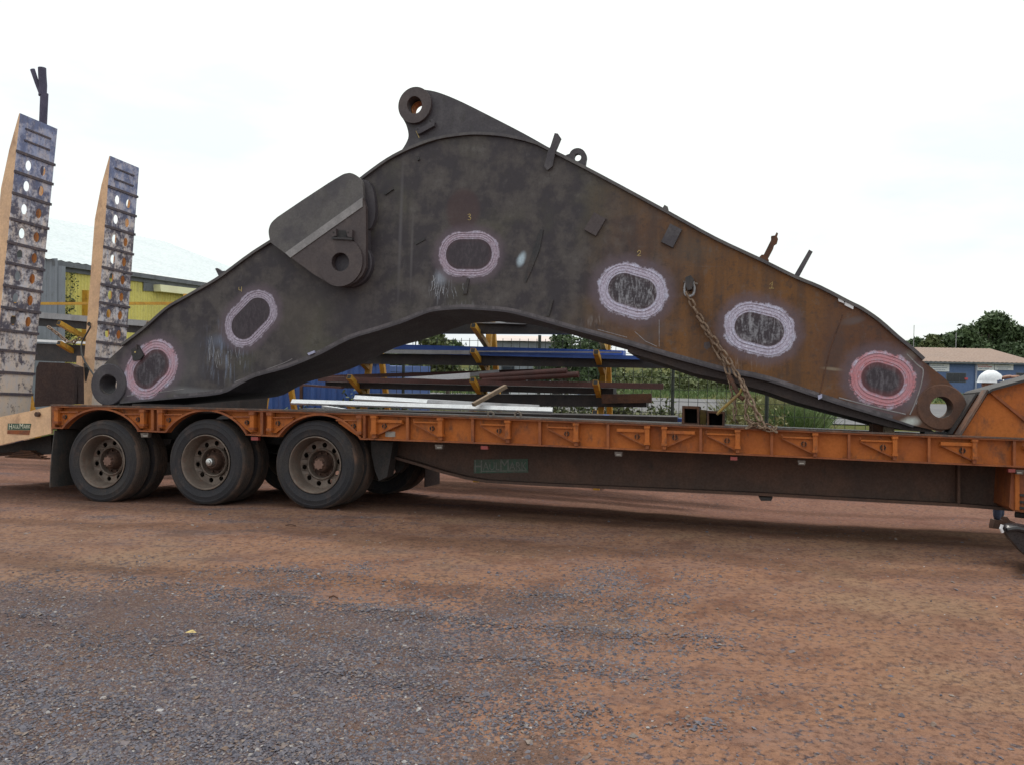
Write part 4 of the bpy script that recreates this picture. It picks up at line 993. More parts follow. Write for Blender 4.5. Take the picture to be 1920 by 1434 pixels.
chalk([smoothpts([(1718,757),(1724,745),(1735,736),(1753,727)],3)], .0035, M['chalkwhite'])
chalk([smoothpts([(1700,664),(1722,686),(1731,695),(1726,725),(1715,757),(1706,777)],3),[(1573,745),(1640,763),(1698,776)]], .006, M['groundedge'])
chalk([[(1176,633),(1120,618)],[(1236,650),(1236,600)],[(1232,650),(1210,640),(1190,622)]], .0018, M['chalkwhite'])
chalk([smoothpts([(238,742),(300,735),(345,729)],2),smoothpts([(440,716),(480,700),(530,682),(548,673)],2)], .0035, M['groundedge'])
# paint chips along the edges
for q in ([(578,663),(591,658),(592,662),(581,667)],[(1533,741),(1541,738),(1541,745),(1534,749)],[(1571,559.5),(1580,564),(1583,570),(1572,566)],[(1584,567),(1600,575),(1599,581),(1583,573)]):
    bm = nb(); prism(bm, [BP(x,y) for x,y in q], BW-.026, BW-.0005); obj('paint_patch', bm, M['signwhite'] if q[0][0] > 1570 else worn('lilac_dab', (.42,.42,.58), (.35,.35,.5)), BOOM)
# small welded bits on the side plate
def pad(q, d, m='boomsteel', name='welded_pad', w=None, sink=0):
    bm = nb(); w_ = BW if w is None else w; prism(bm, [BP(x,y) for x,y in q], w_-d, w_-.0+sink); bev(bm, .004, 1); return obj(name, bm, M[m], BOOM)
pad([(1115,400),(1137,412),(1118,444),(1096,432)], .035, 'bossteel'); pad([(1257,421),(1279,432),(1262,466),(1240,455)], .035)
pad([(719,363),(735,352),(739,356),(723,367)], .02, 'darksteel', 'welded_bar'); pad([(1013,431),(1019,432),(1012,470),(995,512),(986,531),(986,512),(1000,470)], .012, 'darksteel', 'welded_bar')
pad([(877,522),(881,524),(876,552),(869,552)], .02, 'darksteel', 'welded_bar'); pad([(1034,562),(1038,564),(1030,594),(1025,592)], .02, 'darksteel', 'welded_bar')
pad([(777,455),(797,446),(798,450),(780,460)], .01, 'darksteel', 'welded_bar'); pad([(782,296),(785,294),(788,300),(784,303)], .02, 'darksteel', 'welded_stud')
for x in ():                                                  # vertical seams
    bm = nb(); tube(bm, [(BP(x,y)[0], BW-.001, BP(x,y)[1]) for y in (305,380,450,520,590)], .006, 6); obj('weld_seam', bm, M['boomsteel'], BOOM)
bm = nb(); tube(bm, [(BP(x,y)[0], BW-.001, BP(x,y)[1]) for x,y in ((1580,590),(1556,655),(1546,700),(1535,745))], .005, 6); obj('weld_seam', bm, M['rust'], BOOM)
# upper twin lug
lug = smoothpts([(735,298),(751,282),(762,264),(764.5,251),(760,233),(750.5,215),(748,198),(753,180),(763,170),(777,166.5),(806,169),(832,176.5),(867,191.5),(920,218),(980,249),(1028,276)], 3)
lugb = [(1062,292),(1105,318),(1118,329),(1030,286),(1000,272),(950,260),(905,256),(870,257),(820,265),(770,283),(745,295)]
lc = (779,199)
def lughole(n=26): return [BP(lc[0]+14*cos(2*pi*k/n), lc[1]+16.5*sin(2*pi*k/n)) for k in range(n)]
bm = nb(); prism(bm, [BP(x,y) for x,y in lug+lugb], BW+.02, BW+.10, holes=[lughole()]); obj('top_lug', bm, M['boomsteel'], BOOM)
flug = [(x, y) for x, y in lug if True]
bm = nb(); prism(bm, [BP(x,y) for x,y in lug+lugb], BW+BWD-.12, BW+BWD-.04, holes=[lughole()]); obj('top_lug', bm, M['boomsteel'], BOOM)
cu, cv = BP(*lc); s = px_scale(*lc)
for w0, w1 in ((BW-.03, BW+.02), (BW+.10, BW+.22), (BW+BWD-.24, BW+BWD-.12)):
    bm = nb(); prism(bm, [(cu+30.5*s*cos(2*pi*k/40), cv+32*s*sin(2*pi*k/40)) for k in range(40)], w0, w1, holes=[lughole()]); bev(bm,.006,1); obj('lug_boss', bm, M['bossteel'], BOOM, smooth=True, sharp=30)
bm = nb(); lathe(bm, [(BW+.10, 13.9*s),(BW+.10,12.4*s),(BW+.22,12.4*s),(BW+.22,13.9*s)], 32, closed=True, c=(cu,0,cv)); obj('lug_bore_sleeve', bm, M['rustsleeve'], BOOM, smooth=True, sharp=40)
# locking bracket under the lug boss
bm = nb(); prism(bm, [BP(x,y) for x,y in [(781,243),(786,240),(791,242),(804,234),(806,228),(812,225),(817,231),(816,238),(788,253),(784,252)]], BW-.03, BW+.02); bev(bm,.003,1); lk = obj('keeper_bracket', bm, M['boomsteel'], BOOM)
for x, y in ((785,244),(808,229)):
    q = BP(x,y); bm = nb(); lathe(bm, [(-.002,0),(-.002,.010),(.012,.010)], 10, c=(q[0], BW-.032, q[1])); obj('bolt_hole', bm, M['black'], lk)
chalk([[(780,246),(786,259)]], .004, M['chalk'])
for v in (): pass
# housing for the lift cylinder pins, standing proud of the side
HW = BW-.16
up_pl = smoothpts([(507,455),(504,441),(504,430),(509,418),(520,407.5)],3)+[(568,375)]+smoothpts([(616,343.5),(641,328.5),(650,325.5),(658,325),(668.5,329.6),(677,338.4),(680.5,350),(681.5,371)],3)
def hp(x, y): return LT(x, y, HW)
bm = nb(); prism(bm, [hp(x,y) for x,y in up_pl+[(681.5,382),(546,484),(530,472)]], HW, HW+.05); obj('housing_upper_plate', bm, M['boomlight'], BOOM)  # paler steel carries the light falling on this plate
bm = nb(); prism(bm, [hp(x,y) for x,y in [(537,475.5),(681.5,372),(682,389),(547,484.5)]], HW-.030, HW+.0); obj('housing_ledge', bm, M['groundedge'], BOOM)
lowp = [(546,483),(590,515.5),(616,531),(628,536),(641,538.5),(655,536.5),(668,530),(680,518),(687,503),(687.5,450),(687,389),(682,374)]
lcx, lcy = 641.5, 493
def h2(n=28): return [LT(lcx+16.5*cos(2*pi*k/n), lcy+17.5*sin(2*pi*k/n), HW) for k in range(n)]
bm = nb(); prism(bm, [hp(x,y) for x,y in lowp], HW-.02, HW+.04, holes=[h2()]); obj('housing_lower_plate', bm, M['bossteel'], BOOM)
cu, cv = hp(lcx, lcy); s2 = abs(hp(lcx+10,lcy)[0]-hp(lcx-10,lcy)[0])/20
bm = nb(); prism(bm, [(cu+41*s2*cos(2*pi*k/40), cv+42*s2*sin(2*pi*k/40)) for k in range(40)], HW-.045, HW-.02, holes=[h2()]); bev(bm,.008,2); obj('pin_boss', bm, M['bossteel'], BOOM, smooth=True, sharp=30)
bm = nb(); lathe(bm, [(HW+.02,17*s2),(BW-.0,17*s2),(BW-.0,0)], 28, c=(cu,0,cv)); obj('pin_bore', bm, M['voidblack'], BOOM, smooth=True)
# webs tying the housing back to the side plate
bm = nb()
hull_px = up_pl+[(687,389),(687,505),(668,530),(641,538),(616,531),(546,484)]
a = [hp(x,y) for x,y in hull_px]
n = len(a); c_ = Vector((sum(p[0] for p in a)/n, sum(p[1] for p in a)/n))
inn = [tuple(c_+(Vector(p)-c_)*.965) for p in a]
prism(bm, inn, HW+.05, BW+.0); obj('housing_web', bm, M['boomsteel'], BOOM)
r2 = smoothpts([(676,340),(690,341),(699,348),(706,368),(708.5,404),(701,429),(687,436),(676,430)],3)
bm = nb(); prism(bm, [BP(x,y) for x,y in r2], BW-.07, BW+.0); bev(bm,.006,1); obj('housing_back_plate', bm, M['boomsteel'], BOOM)
cu2, cv2 = BP(662, 497); s3 = px_scale(662,497)
bm = nb(); lathe(bm, [(BW-.08,0),(BW-.08,38*s3),(BW-.07,40*s3),(BW,40*s3)], 36, c=(cu2,0,cv2)); obj('back_boss', bm, M['boomsteel'], BOOM, smooth=True, sharp=30)
# keeper with two tabs above the housing bore
kw = HW-.02
for q in ([(626,432),(633,430),(634,444),(625,446)],[(652,434),(664,433),(663,447),(655,446)]):
    bm = nb(); prism(bm, [LT(x,y,kw) for x,y in q], kw-.045, kw); bev(bm,.004,1); ko = obj('keeper_tab', bm, M['bossteel'], BOOM)
bm = nb(); prism(bm, [LT(x,y,kw) for x,y in [(634,433),(650,433),(652,448),(632,449)]], kw-.012, kw); obj('keeper_plate', bm, M['darkbore'], BOOM)
bm = nb(); prism(bm, [LT(x,y,kw) for x,y in [(626,446),(664,448),(664,452),(626,450)]], kw-.05, kw); obj('keeper_base', bm, M['darksteel'], BOOM)
for x,y in ((629,438),(656,438)):
    q = LT(x,y,kw); bm = nb(); lathe(bm, [(-.002,0),(-.002,.009),(.012,.009)], 10, c=(q[0], kw-.046, q[1])); obj('bolt_hole', bm, M['black'], BOOM)
# things standing on the top flange
pm = BW+.06
def up_plate(name, q, w0, w1, m, holes=(), b=.003):
    bm = nb(); prism(bm, [LT(x,y,w0) for x,y in q], w0, w1, holes=[[LT(x,y,w0) for x,y in h] for h in holes])
    if b: bev(bm, b, 1)
    return obj(name, bm, M[m], BOOM)
up_plate('wedge_blade', [(1026,320),(1020,312),(1027,285),(1032,275),(1040,250),(1046,251),(1052,260),(1044,279),(1041,285),(1036,312)], BW-.05, BW-.02, 'boomsteel')
def pc(cx, cy, rx, ry, n=20): return [(cx+rx*cos(2*pi*k/n), cy+ry*sin(2*pi*k/n)) for k in range(n)]
up_plate('lifting_eye', [(1060,292),(1064,290)]+[(1083+16.5*cos(radians(a)), 295+17*sin(radians(a))) for a in range(-160, 21, 15)]+[(1097,312),(1101,320),(1099,330),(1058,306)], BW+.1, BW+.16, 'boomsteel', [pc(1083,295.5,6.6,7.2)])
up_plate('weld_lump', [(1100,322),(1101,318),(1108,318),(1115,324),(1118,332),(1100,330)], BW+.02, BW+.3, 'boomsteel')
up_plate('stub', [(1243,398),(1243,389),(1246,384.5),(1252,388),(1254,396),(1252,406),(1234,396),(1235,391)], BW+.05, BW+.12, 'boomlight')
up_plate('rod', [(1487,520),(1517,468.5),(1524,472.5),(1495,526)], BW+.10, BW+.14, 'boomsteel')
up_plate('broken_fitting', [(1423,492),(1424,482),(1428,478),(1432,478),(1446,450),(1446,443),(1453,442),(1456,436),(1459,438),(1457,444),(1459,449),(1457,456),(1452,459),(1450,466),(1440,485),(1442,489),(1440,498)], BW+.08, BW+.14, 'rust')
up_plate('top_pad', [(1644,602),(1646,600),(1668,614),(1667,620),(1663,620)], BW-.02, BW+.35, 'rust')
up_plate('small_hook', [(403,504),(407,503),(416,509),(422,508),(425,514),(418,523),(412,522)], BW+.1, BW+.14, 'boomsteel', b=.002)
for q in ([(268,622),(272,618),(280,612),(282,614)],):
    up_plate('edge_tab', q, BW+.0, BW+.05, 'boomsteel', b=0)
# pad with plug on the tip oval
pad([(249,656),(262,649),(272,667),(266,675),(253,677)], .035, 'darksteel', 'bolted_pad'); pad([(259,648),(261,647),(262,655),(260,656)], .05, 'bossteel', 'pin')
q = BP(257.5,661); bm = nb(); lathe(bm, [(-.004,0),(-.004,.010),(.01,.012)], 10, c=(q[0], BW-.037, q[1])); obj('yellow_plug', bm, M['chalk'], BOOM)
pad([(1320,643),(1330,641),(1333,650),(1325,656),(1320,652)], .004, 'bossteel', 'ground_spot')
print('boom: tip bottom v', BP(204,754)[1], topv(BP(204,754)[0]), 'foot', BP(1765,810)[1], topv(BP(1765,810)[0]))
# ------------------------------------------------------------------ packing under the boom, things lying on the deck
def deck_thing(name, label, cat, q, w0, w1, m, group=None, holes=()):
    bm = nb(); prism(bm, [LT(x,y,w0) for x,y in q], w0, w1, holes=[[LT(x,y,w0) for x,y in h] for h in holes]); bev(bm,.003,1)
    return tag(obj(name, bm, M[m], None, TR), label, cat, group)
deck_thing('timber_block', 'dark brown timber block on the deck under the foot end of the boom', 'timber block', [(1637,793),(1656,794),(1656,811),(1637,810)], .75, 1.0, 'rust')
deck_thing('timber_block', 'pale tan timber block on the deck beside the dark one under the boom', 'timber block', [(1660,799),(1677,800),(1677,812),(1660,811)], .62, .85, 'timber')
for q, hq, lab, mm in (([(1279,760),(1311,761),(1311,796),(1278,795)], [(1283,765),(1307,766),(1307,793),(1283,792)], 'taller open ended rusty box section standing on the deck left of the chain', 'rust'), ([(1325,769),(1359,771),(1358,800),(1326,799)], [(1329,773.5),(1355,775),(1354,797),(1329,796)], 'lower open ended box section with yellow side next to the chain', 'rust')):
    deck_thing('box_section', lab, 'steel section', q, .75, .78, mm, 'box sections on the deck', [hq])
    bs = bpy.data.objects[-1] if False else [o for o in COL.objects if o.name.startswith('box_section')][-1]
    # the tube runs back from its open mouth
    bm = nb(); prism(bm, [LT(x,y,.75) for x,y in q], .78, 1.3, holes=[[LT(x,y,.75) for x,y in hq]]); obj('tube_wall', bm, M[mm], bs)
    bm = nb(); prism(bm, [LT(x,y,.75) for x,y in hq], 1.26, 1.28); obj('dark_back_plate', bm, M['black'], bs)  # black plate added inside so the open tube looks shaded
bm = nb(); prism(bm, px2([(1312,767),(1324,768),(1324,799),(1313,798)], .95), .95, 1.2); tag(obj('yellow_block', bm, M['yelbin'], None, TR), 'small yellow block wedged between two open box sections on the deck', 'block')
for x in (920, 971):
    bm = nb(); c = P3(x, 776, .25); tube(bm, [c+Vector((-.03,0,-.03)), c+Vector((-.028,0,.012)), c+Vector((0,0,.03)), c+Vector((.028,0,.012)), c+Vector((.035,0,-.03))], .012, 8)
    tag(obj('lashing_ring', bm, M['rim'], None, TR), 'grey lashing ring standing on the deck edge below the white channels, the '+('left' if x < 950 else 'right')+' of two', 'lashing ring', 'lashing rings on the deck')
for lab, px, c in (('thin dark packing plate under the hollow tip boss at the left end of the boom', 204, 0), ('thin dark packing plate under the foot boss at the right end of the boom', 1762, 1)):
    cu, _ = BP(px, 790); t0_, v0_ = topv(cu), BP(px, (754, 810)[c])[1]
    bm = nb(); box(bm, (cu-.12, BW+.02, t0_-.004), (cu+.12, BW+.24, v0_+.004)); tag(obj('packing_plate', bm, M['darksteel'], None, TR), lab, 'packing plate')
# ------------------------------------------------------------------ chain and shackle
def link_mesh(Lk=.040, Wk=.030, r=.0082):
    bm = nb(); pts = []
    for k in range(14):
        a = 2*pi*k/14; pts.append(Vector(((Wk-r)*.55*cos(a)*1.25, 0, sin(a)*(Wk*.6)+(Lk-Wk*.6)*(1 if sin(a) > .02 else (-1 if sin(a) < -.02 else 0))*.62)))
    n = 6; rings = []
    for i, p in enumerate(pts):
        d = (pts[(i+1)%14]-pts[i-1]).normalized(); s = d.cross(Vector((0,1,0))).normalized(); t = Vector((0,1,0))
        rings.append([bm.verts.new(p+(s*cos(2*pi*k/n)+t*sin(2*pi*k/n))*r) for k in range(n)])
    for i in range(14):
        A, B = rings[i], rings[(i+1)%14]
        for k in range(n): bm.faces.new((A[k],A[(k+1)%n],B[(k+1)%n],B[k]))
    for f in bm.faces: f.smooth = True
    bmesh.ops.recalc_face_normals(bm, faces=bm.faces)
    me = bpy.data.meshes.new('link'); bm.to_mesh(me); bm.free(); me.materials.append(M['chain']); return me
LK = link_mesh()
def chain(root, path, step=.060, scale=1.0):
    P = [Vector(p) for p in path]; seg = []; tot = 0
    for a, b in zip(P, P[1:]): seg.append((tot, a, b)); tot += (b-a).length
    n = int(tot/(step*scale)); 
    for k in range(n+1):
        s = min(tot-1e-4, k*step*scale)
        for t0, a, b in seg:
            if t0 <= s <= t0+(b-a).length:
                p = a+(b-a)*((s-t0)/(b-a).length); d = (b-a).normalized(); break
        q = d.to_track_quat('Z', 'Y'); o = bpy.data.objects.new('link', LK); COL.objects.link(o); o.parent = root
        R = q.to_matrix().to_4x4() @ Matrix.Rotation((pi/2 if k%2 else 0)+.35+random.uniform(-.25,.25), 4, 'Z')
        o.matrix_local = Matrix.Translation(p-ORG[root][1]) @ R @ Matrix.Diagonal((scale,scale,scale,1))
c = P3(1293, 545, BW-.04)
CH = thing('chain', 'rusty lashing chain shackled to the boom side and pulled down to the trailer rail', 'chain', TR, c)
def cpath(pts): return [tuple(P3(x, y, w)) for x, y, w in pts]
chain(CH, smoothpts(cpath([(1291,555,BW-.05),(1302,578,BW-.05),(1318,606,BW-.05),(1335,640,BW-.05),(1350,668,BW-.05),(1362,690,.32),(1368,712,.28)]),3), scale=1.4)
chain(CH, smoothpts(cpath([(1312,600,BW-.075),(1328,622,BW-.075),(1345,646,BW-.07),(1366,676,.30),(1380,700,.22),(1396,728,.12),(1412,760,.04),(1425,786,-.03),(1434,806,-.05)]),3), scale=1.4)
chain(CH, smoothpts(cpath([(1371,712,.24),(1372,735,.24),(1378,760,.24),(1376,790,.24)]),3), scale=1.0)
chain(CH, smoothpts(cpath([(1392,716,.16),(1400,745,.10),(1398,775,.05),(1408,798,-.02)]),3))
chain(CH, smoothpts(cpath([(1404,800,-.04),(1418,795,-.05),(1432,802,-.05),(1446,806,-.05),(1456,800,-.03)]),3))
chain(CH, smoothpts(cpath([(1408,790,-.02),(1424,800,-.05),(1440,797,-.05),(1452,806,-.05)]),3))
bm = nb(); tube(bm, cpath([(1367,705,.24),(1376,722,.2),(1386,742,.18),(1394,748,.16)]), .022, 8); obj('chain_hook', bm, M['rust'], CH, smooth=True)
bm = nb(); tube(bm, cpath([(1394,722,.16),(1388,736,.16),(1370,752,.16),(1350,770,.2),(1345,776,.22)]), .014, 8); obj('binder_handle', bm, M['yelbin'], CH, smooth=True)
sh = thing('shackle', 'dark bow shackle with pale pin holding the chain to the side of the boom', 'shackle', TR, P3(1291,535,BW-.03))
pp = smoothpts([tuple(P3(x,y,BW-.05)) for x,y in [(1287,528),(1284,540),(1285,552),(1292,556),(1300,552),(1302,540),(1299,528)]],3); bm = nb(); tube(bm, pp, .013, 8); obj('bow', bm, M['greysteel'], sh, smooth=True)
bm = nb(); tube(bm, [P3(1281,529,BW-.05), P3(1308,533,BW-.05)], .012, 8); obj('shackle_pin', bm, M['rim'], sh, smooth=True)
bm = nb(); prism(bm, [BP(x,y) for x,y in [(1286,523),(1296,519),(1302,527),(1298,545),(1290,547),(1286,536)]], BW-.09, BW-.0); bev(bm,.008,1); obj('weld_eye', bm, M['darksteel'], sh)
# ramp lashing
rc = thing('ramp_lashing', 'dark chain and latch tying the far upright ramp down to the boom tip', 'chain', TR, P3(168,610,1.44))
pth = cpath([(167,608,1.44),(170,613,1.43),(154,641,1.40),(152,650,1.36),(153,664,1.3),(160,680,1.1),(168,692,.9),(177,705,.66)])
bm = nb(); tube(bm, pth, .011, 8); obj('latch_strap', bm, M['black'], rc, smooth=True)
bm = nb(); tube(bm, cpath([(158,682,1.1),(163,690,1.1),(161,716,1.1)]), [.012,.035,.006], 8); obj('latch_hook', bm, M['black'], rc)
bm = nb(); q = P3(167,608,1.49); lathe(bm, [(-.004,0),(-.004,.028),(.0,.028)], 14, c=(q.x, 1.49, q.z)); obj('latch_eye', bm, M['black'], rc)
chain(rc, smoothpts(cpath([(93,615,1.6),(110,628,1.6),(125,640,1.58),(140,641,1.55),(152,634,1.5)]),3), scale=1.2)
# ------------------------------------------------------------------ storage racks in the yard behind
def YT(x, y, w): return Y3(x, y, w)
RW = 5.0
def gz(u, w):
    p = YR @ Vector((u, w, 0)); return ground_h(p.x, p.y)
def rack(name, label, ups, levels, top_z, foot=True, tie=1.98):
    """A-frames: a leg that leans out at the bottom, arms rising towards the front; ups = px of the arm mouths"""
    u0 = Y3(ups[0], 690, 4.0).x
    r = thing(name, label, 'steel rack', YR, (u0, RW, gz(u0, RW)), 'yellow storage racks behind the trailer')
    lw = lambda z: 4.95-.25*(2.4-z)
    for px in ups:
        u = Y3(px, 690, 4.0).x; g0 = gz(u, RW)
        bm = nb(); beam(bm, (u, lw(g0), g0), (u, lw(top_z), top_z), .085, .085, up=Vector((0,1,0))); obj('leg', bm, M['yellow'], r)
        bm = nb(); beam(bm, (u, 5.9, g0), (u, lw(top_z)+.08, top_z-.1), .08, .08, up=Vector((0,1,0))); obj('rear_leg', bm, M['yellow'], r)
        if foot: bm = nb(); box(bm, (u-.05, lw(g0)+.05, g0+.1), (u+.05, 5.8, g0+.18)); obj('foot', bm, M['yellow'], r)
        for z in levels:
            zb = z-.30; bm = nb(); a = Vector((u, lw(zb)-.03, zb)); b = Vector((u, 4.0, z)); beam(bm, a, b, .075, .075); ar = obj('rack_arm', bm, M['yellow'], r)
            d = (b-a).normalized(); bm = nb(); beam(bm, b+d*.001, b+d*.004, .062, .062); obj('arm_mouth', bm, M['black'], ar)
    ends = [Y3(p, 690, 4.0).x for p in (ups[0], ups[-1])]
    if tie: bm = nb(); beam(bm, (ends[0]+.06, RW+.1, tie), (ends[1]-.06, RW+.1, tie), .04, .05); obj('tie_rail', bm, M['yellow'], r)
    return r
rack('storage_rack', 'yellow cantilever rack seen under the boom arch carrying blue sheets and brown tubes', (462,655,886,1117), (2.14,1.77,1.34,.92), 2.35, tie=None)
rack('storage_rack', 'yellow cantilever rack between the two upright ramps carrying long grey beams', (-80,110,277), (2.14,1.80), 2.7, foot=False, tie=2.55)
def bar(name, label, cat, p0, p1, w0, w1, wid, hgt, m, group=None, hollow=False, up=Vector((0,0,1))):
    """straight stock from pixel p0 at depth w0 to p1 at depth w1 (top front edge traced)"""
    if w0 > 3.7: w0 += .2; w1 += .2; wid = min(wid, .36)
    a = Y3(*p0, w0); b = Y3(*p1, w1); dn = Vector((0,0,-hgt/2)); bk = Vector((0, wid/2, 0))
    if cat == 'steel channel': up = Vector((0,-.75,.66))
    bm = nb(); beam(bm, a+dn+bk, b+dn+bk, wid, hgt, up=up); bev(bm, min(.006, hgt*.2), 1)
    if hollow:
        d = (b-a).normalized(); b2 = b+dn+bk
        beam(bm, b2+d*.001, b2+d*.003, wid*.7, hgt*.7)
    return tag(obj(name, bm, m, None, YR), label, cat, group)
SG = 'steel stock lying on the yellow racks'
bar('sheet_stack', 'dark sheet stack on the top shelf under the crown of the arch', 'steel stock', (520,606),(1075,607), 4.05, 4.05, .85, .15, M['darksteel'], SG)
bar('steel_sheet', 'thin light grey sheet lying on the top dark stack under the arch', 'steel stock', (880,603.5),(985,606), 4.0, 4.0, .8, .02, M['greysteel'], SG)
bar('blue_sheet_bundle', 'lower dark stack beneath the blue sheets behind the arch', 'steel stock', (640,663),(1330,671), 4.12, 4.12, .8, .16, M['darksteel'], SG)
bar('blue_sheet_bundle', 'long blue sheet bundle on the second shelf of the rack under the arch', 'steel stock', (690,655),(1205,667.5), 4.06, 4.06, .75, .055, M['bluesheet'], SG)
bar('blue_sheet_bundle', 'upper blue sheet bundle lying on top of the longer blue one', 'steel stock', (700,645),(1168,657.5), 4.3, 4.3, .55, .075, M['bluesheet'], SG)
bar('white_angle', 'thin pale angle bar along the front of the blue sheets', 'steel stock', (760,657),(1165,659.8), 4.02, 4.02, .03, .02, M['greysteel'], SG)
bar('grey_beam', 'grey channel at the left front of the blue sheet bundle', 'steel stock', (690,655.5),(880,657.5), 4.0, 4.0, .04, .06, M['greysteel'], SG)
bar('brown_tube', 'long red-brown rectangular tube across the third shelf ending nearest the mesh fence', 'steel stock', (596,706),(1243,719), 4.0, 4.0, .10, .078, M['brownsteel'], SG, True)
bar('brown_tube', 'second red-brown tube on the third shelf tilting up to the left rack post', 'steel stock', (600,704),(1000,692), 4.35, 4.35, .10, .06, M['brownsteel'], SG)
for p0, p1, r, lab in (((900,706),(1063,695),.042,'upper red-brown round pipe on the third shelf with its end in the open'),((905,712),(1085,702),.045,'lower red-brown round pipe resting against the long tube')):
    bm = nb(); a = Y3(*p0, 4.25); b = Y3(*p1, 4.15); tube(bm, [a, b], r, 16); d = (b-a).normalized(); o = obj('round_pipe', bm, M['brownsteel'], None, YR, smooth=True, sharp=40); tag(o, lab, 'steel pipe', SG)
bm = nb(); q = [Y3(755,708,4.1), Y3(880,699,4.1), Y3(880,710,4.1), Y3(840,712,4.1)]; prism(bm, [(p.x,p.z) for p in q], 4.1, 4.14); tag(obj('white_plate', bm, M['signwhite'], None, YR), 'white tapered plate lying between the brown tubes', 'steel stock', SG)
bar('grey_tube', 'short grey tube end beside the white tapered plate', 'steel stock', (879,699),(934,693), 4.05, 4.1, .08, .06, M['greysteel'], SG, True)
bar('dark_stack', 'dark bundle hanging below the long brown tube', 'steel stock', (610,716),(1150,728), 4.1, 4.1, .6, .09, M['darksteel'], SG)
bar('dark_stack', 'thick dark stack of plates on the lowest shelf', 'steel stock', (665,738),(1212,741), 4.15, 4.15, .7, .17, M['darksteel'], SG)
bar('rusty_beam', 'rusty beam end sticking out of the dark stack to the right of the last rack post', 'steel stock', (1128,739),(1221,737.5), 4.0, 4.0, .12, .13, M['rust'], SG, True)
bar('rusty_beam', 'thin rusty strip low on the left below the arch', 'steel stock', (545,719),(640,725), 3.9, 3.9, .1, .03, M['brownsteel'], SG)
bar('white_channel', 'long bright white channel nearest the deck edge under the arch', 'steel channel', (545,750.5),(1035,766), 3.3, 3.3, .07, .040, M['whitesteel'], 'white channels behind the deck')
bar('white_channel', 'shorter silver white channel above the long bright one', 'steel channel', (663,743),(935,758), 3.55, 3.55, .07, .040, M['whitesteel'], 'white channels behind the deck')
bar('white_channel', 'dull grey channel running on above the long bright white one', 'steel channel', (800,751),(1010,761), 3.5, 3.5, .06, .03, M['greysteel'], 'white channels behind the deck')
bm = nb(); q = [Y3(603,760,3.4), Y3(645,766,3.4), Y3(603,767,3.4)]; prism(bm, [(p.x,p.z) for p in q], 3.4, 3.5); tag(obj('white_offcut', bm, M['whitesteel'], None, YR), 'small white triangular offcut under the long white channel', 'offcut')
bar('timber_plank', 'pale weathered plank leaning diagonally over the white channels', 'timber', (886,755),(947,721), 3.2, 3.6, .07, .05, M['timber'])
bar('dark_beam', 'dark beam along the yard just above the deck edge', 'steel beam', (560,766),(1270,781), 3.1, 3.1, .35, .16, M['darksteel'], SG)
bar('blue_beam', 'blue painted beam end behind the box sections on the deck', 'steel beam', (1130,777),(1290,784), 3.2, 3.2, .1, .05, M['bluesheet'], SG)
LG = 'long stock on the left rack'
bar('grey_beam', 'long grey beam on the upper arms between the upright ramps', 'steel beam', (-40,577),(296,603), 4.2, 4.2, .12, .10, M['greysteel'], LG)
bar('dark_beam', 'dark beam under the long grey beam on the left rack', 'steel beam', (-40,589),(290,612), 4.3, 4.3, .3, .14, M['darksteel'], LG)
bar('white_beam', 'white topped beam on the lower arms of the left rack', 'steel beam', (-40,632),(250,645), 4.0, 4.0, .12, .04, M['whitesteel'], LG)
bar('dark_stack', 'dark pile of stock behind the boom tip just above the deck', 'steel beam', (215,690),(450,722), 3.6, 3.6, .8, .62, M['darksteel'], LG)
bar('dark_stack', 'black mass of stock under the white topped beam on the left rack', 'steel beam', (-40,640),(255,652), 4.1, 4.1, .7, .30, M['darksteel'], LG)
# ------------------------------------------------------------------ mesh fence along the yard
FW = 7.2
fu0, fu1 = Y3(700,690,FW).x, Y3(1645,690,FW).x
FG = -.32
fr = thing('mesh_fence', 'dark green welded mesh fence between the yard and the road with creeper on it', 'fence', YR, (fu0, FW, gz(fu0, FW)))
bm = nb(); N = int((fu1-fu0)/.16)
for k in range(N+1):
    u = fu0+(fu1-fu0)*k/N; r = .0045; box(bm, (u-r, FW-r, gz(u,FW)-.02), (u+r, FW+r, 2.05))
for k in range(12):
    z = -.25+k*.205; box(bm, (fu0, FW-.012, z-.004), (fu1, FW-.005, z+.004))
o = obj('wire_mesh', bm, M['wire'], fr); o['kind'] = 'stuff'
for px in (755, 1010, 1262, 1440, 1645):
    u = Y3(px, 690, FW).x; bm = nb(); tube(bm, [(u, FW+.04, gz(u,FW)-.05), (u, FW+.04, 2.12)], .03, 8); obj('fence_post', bm, M['wire'], fr)
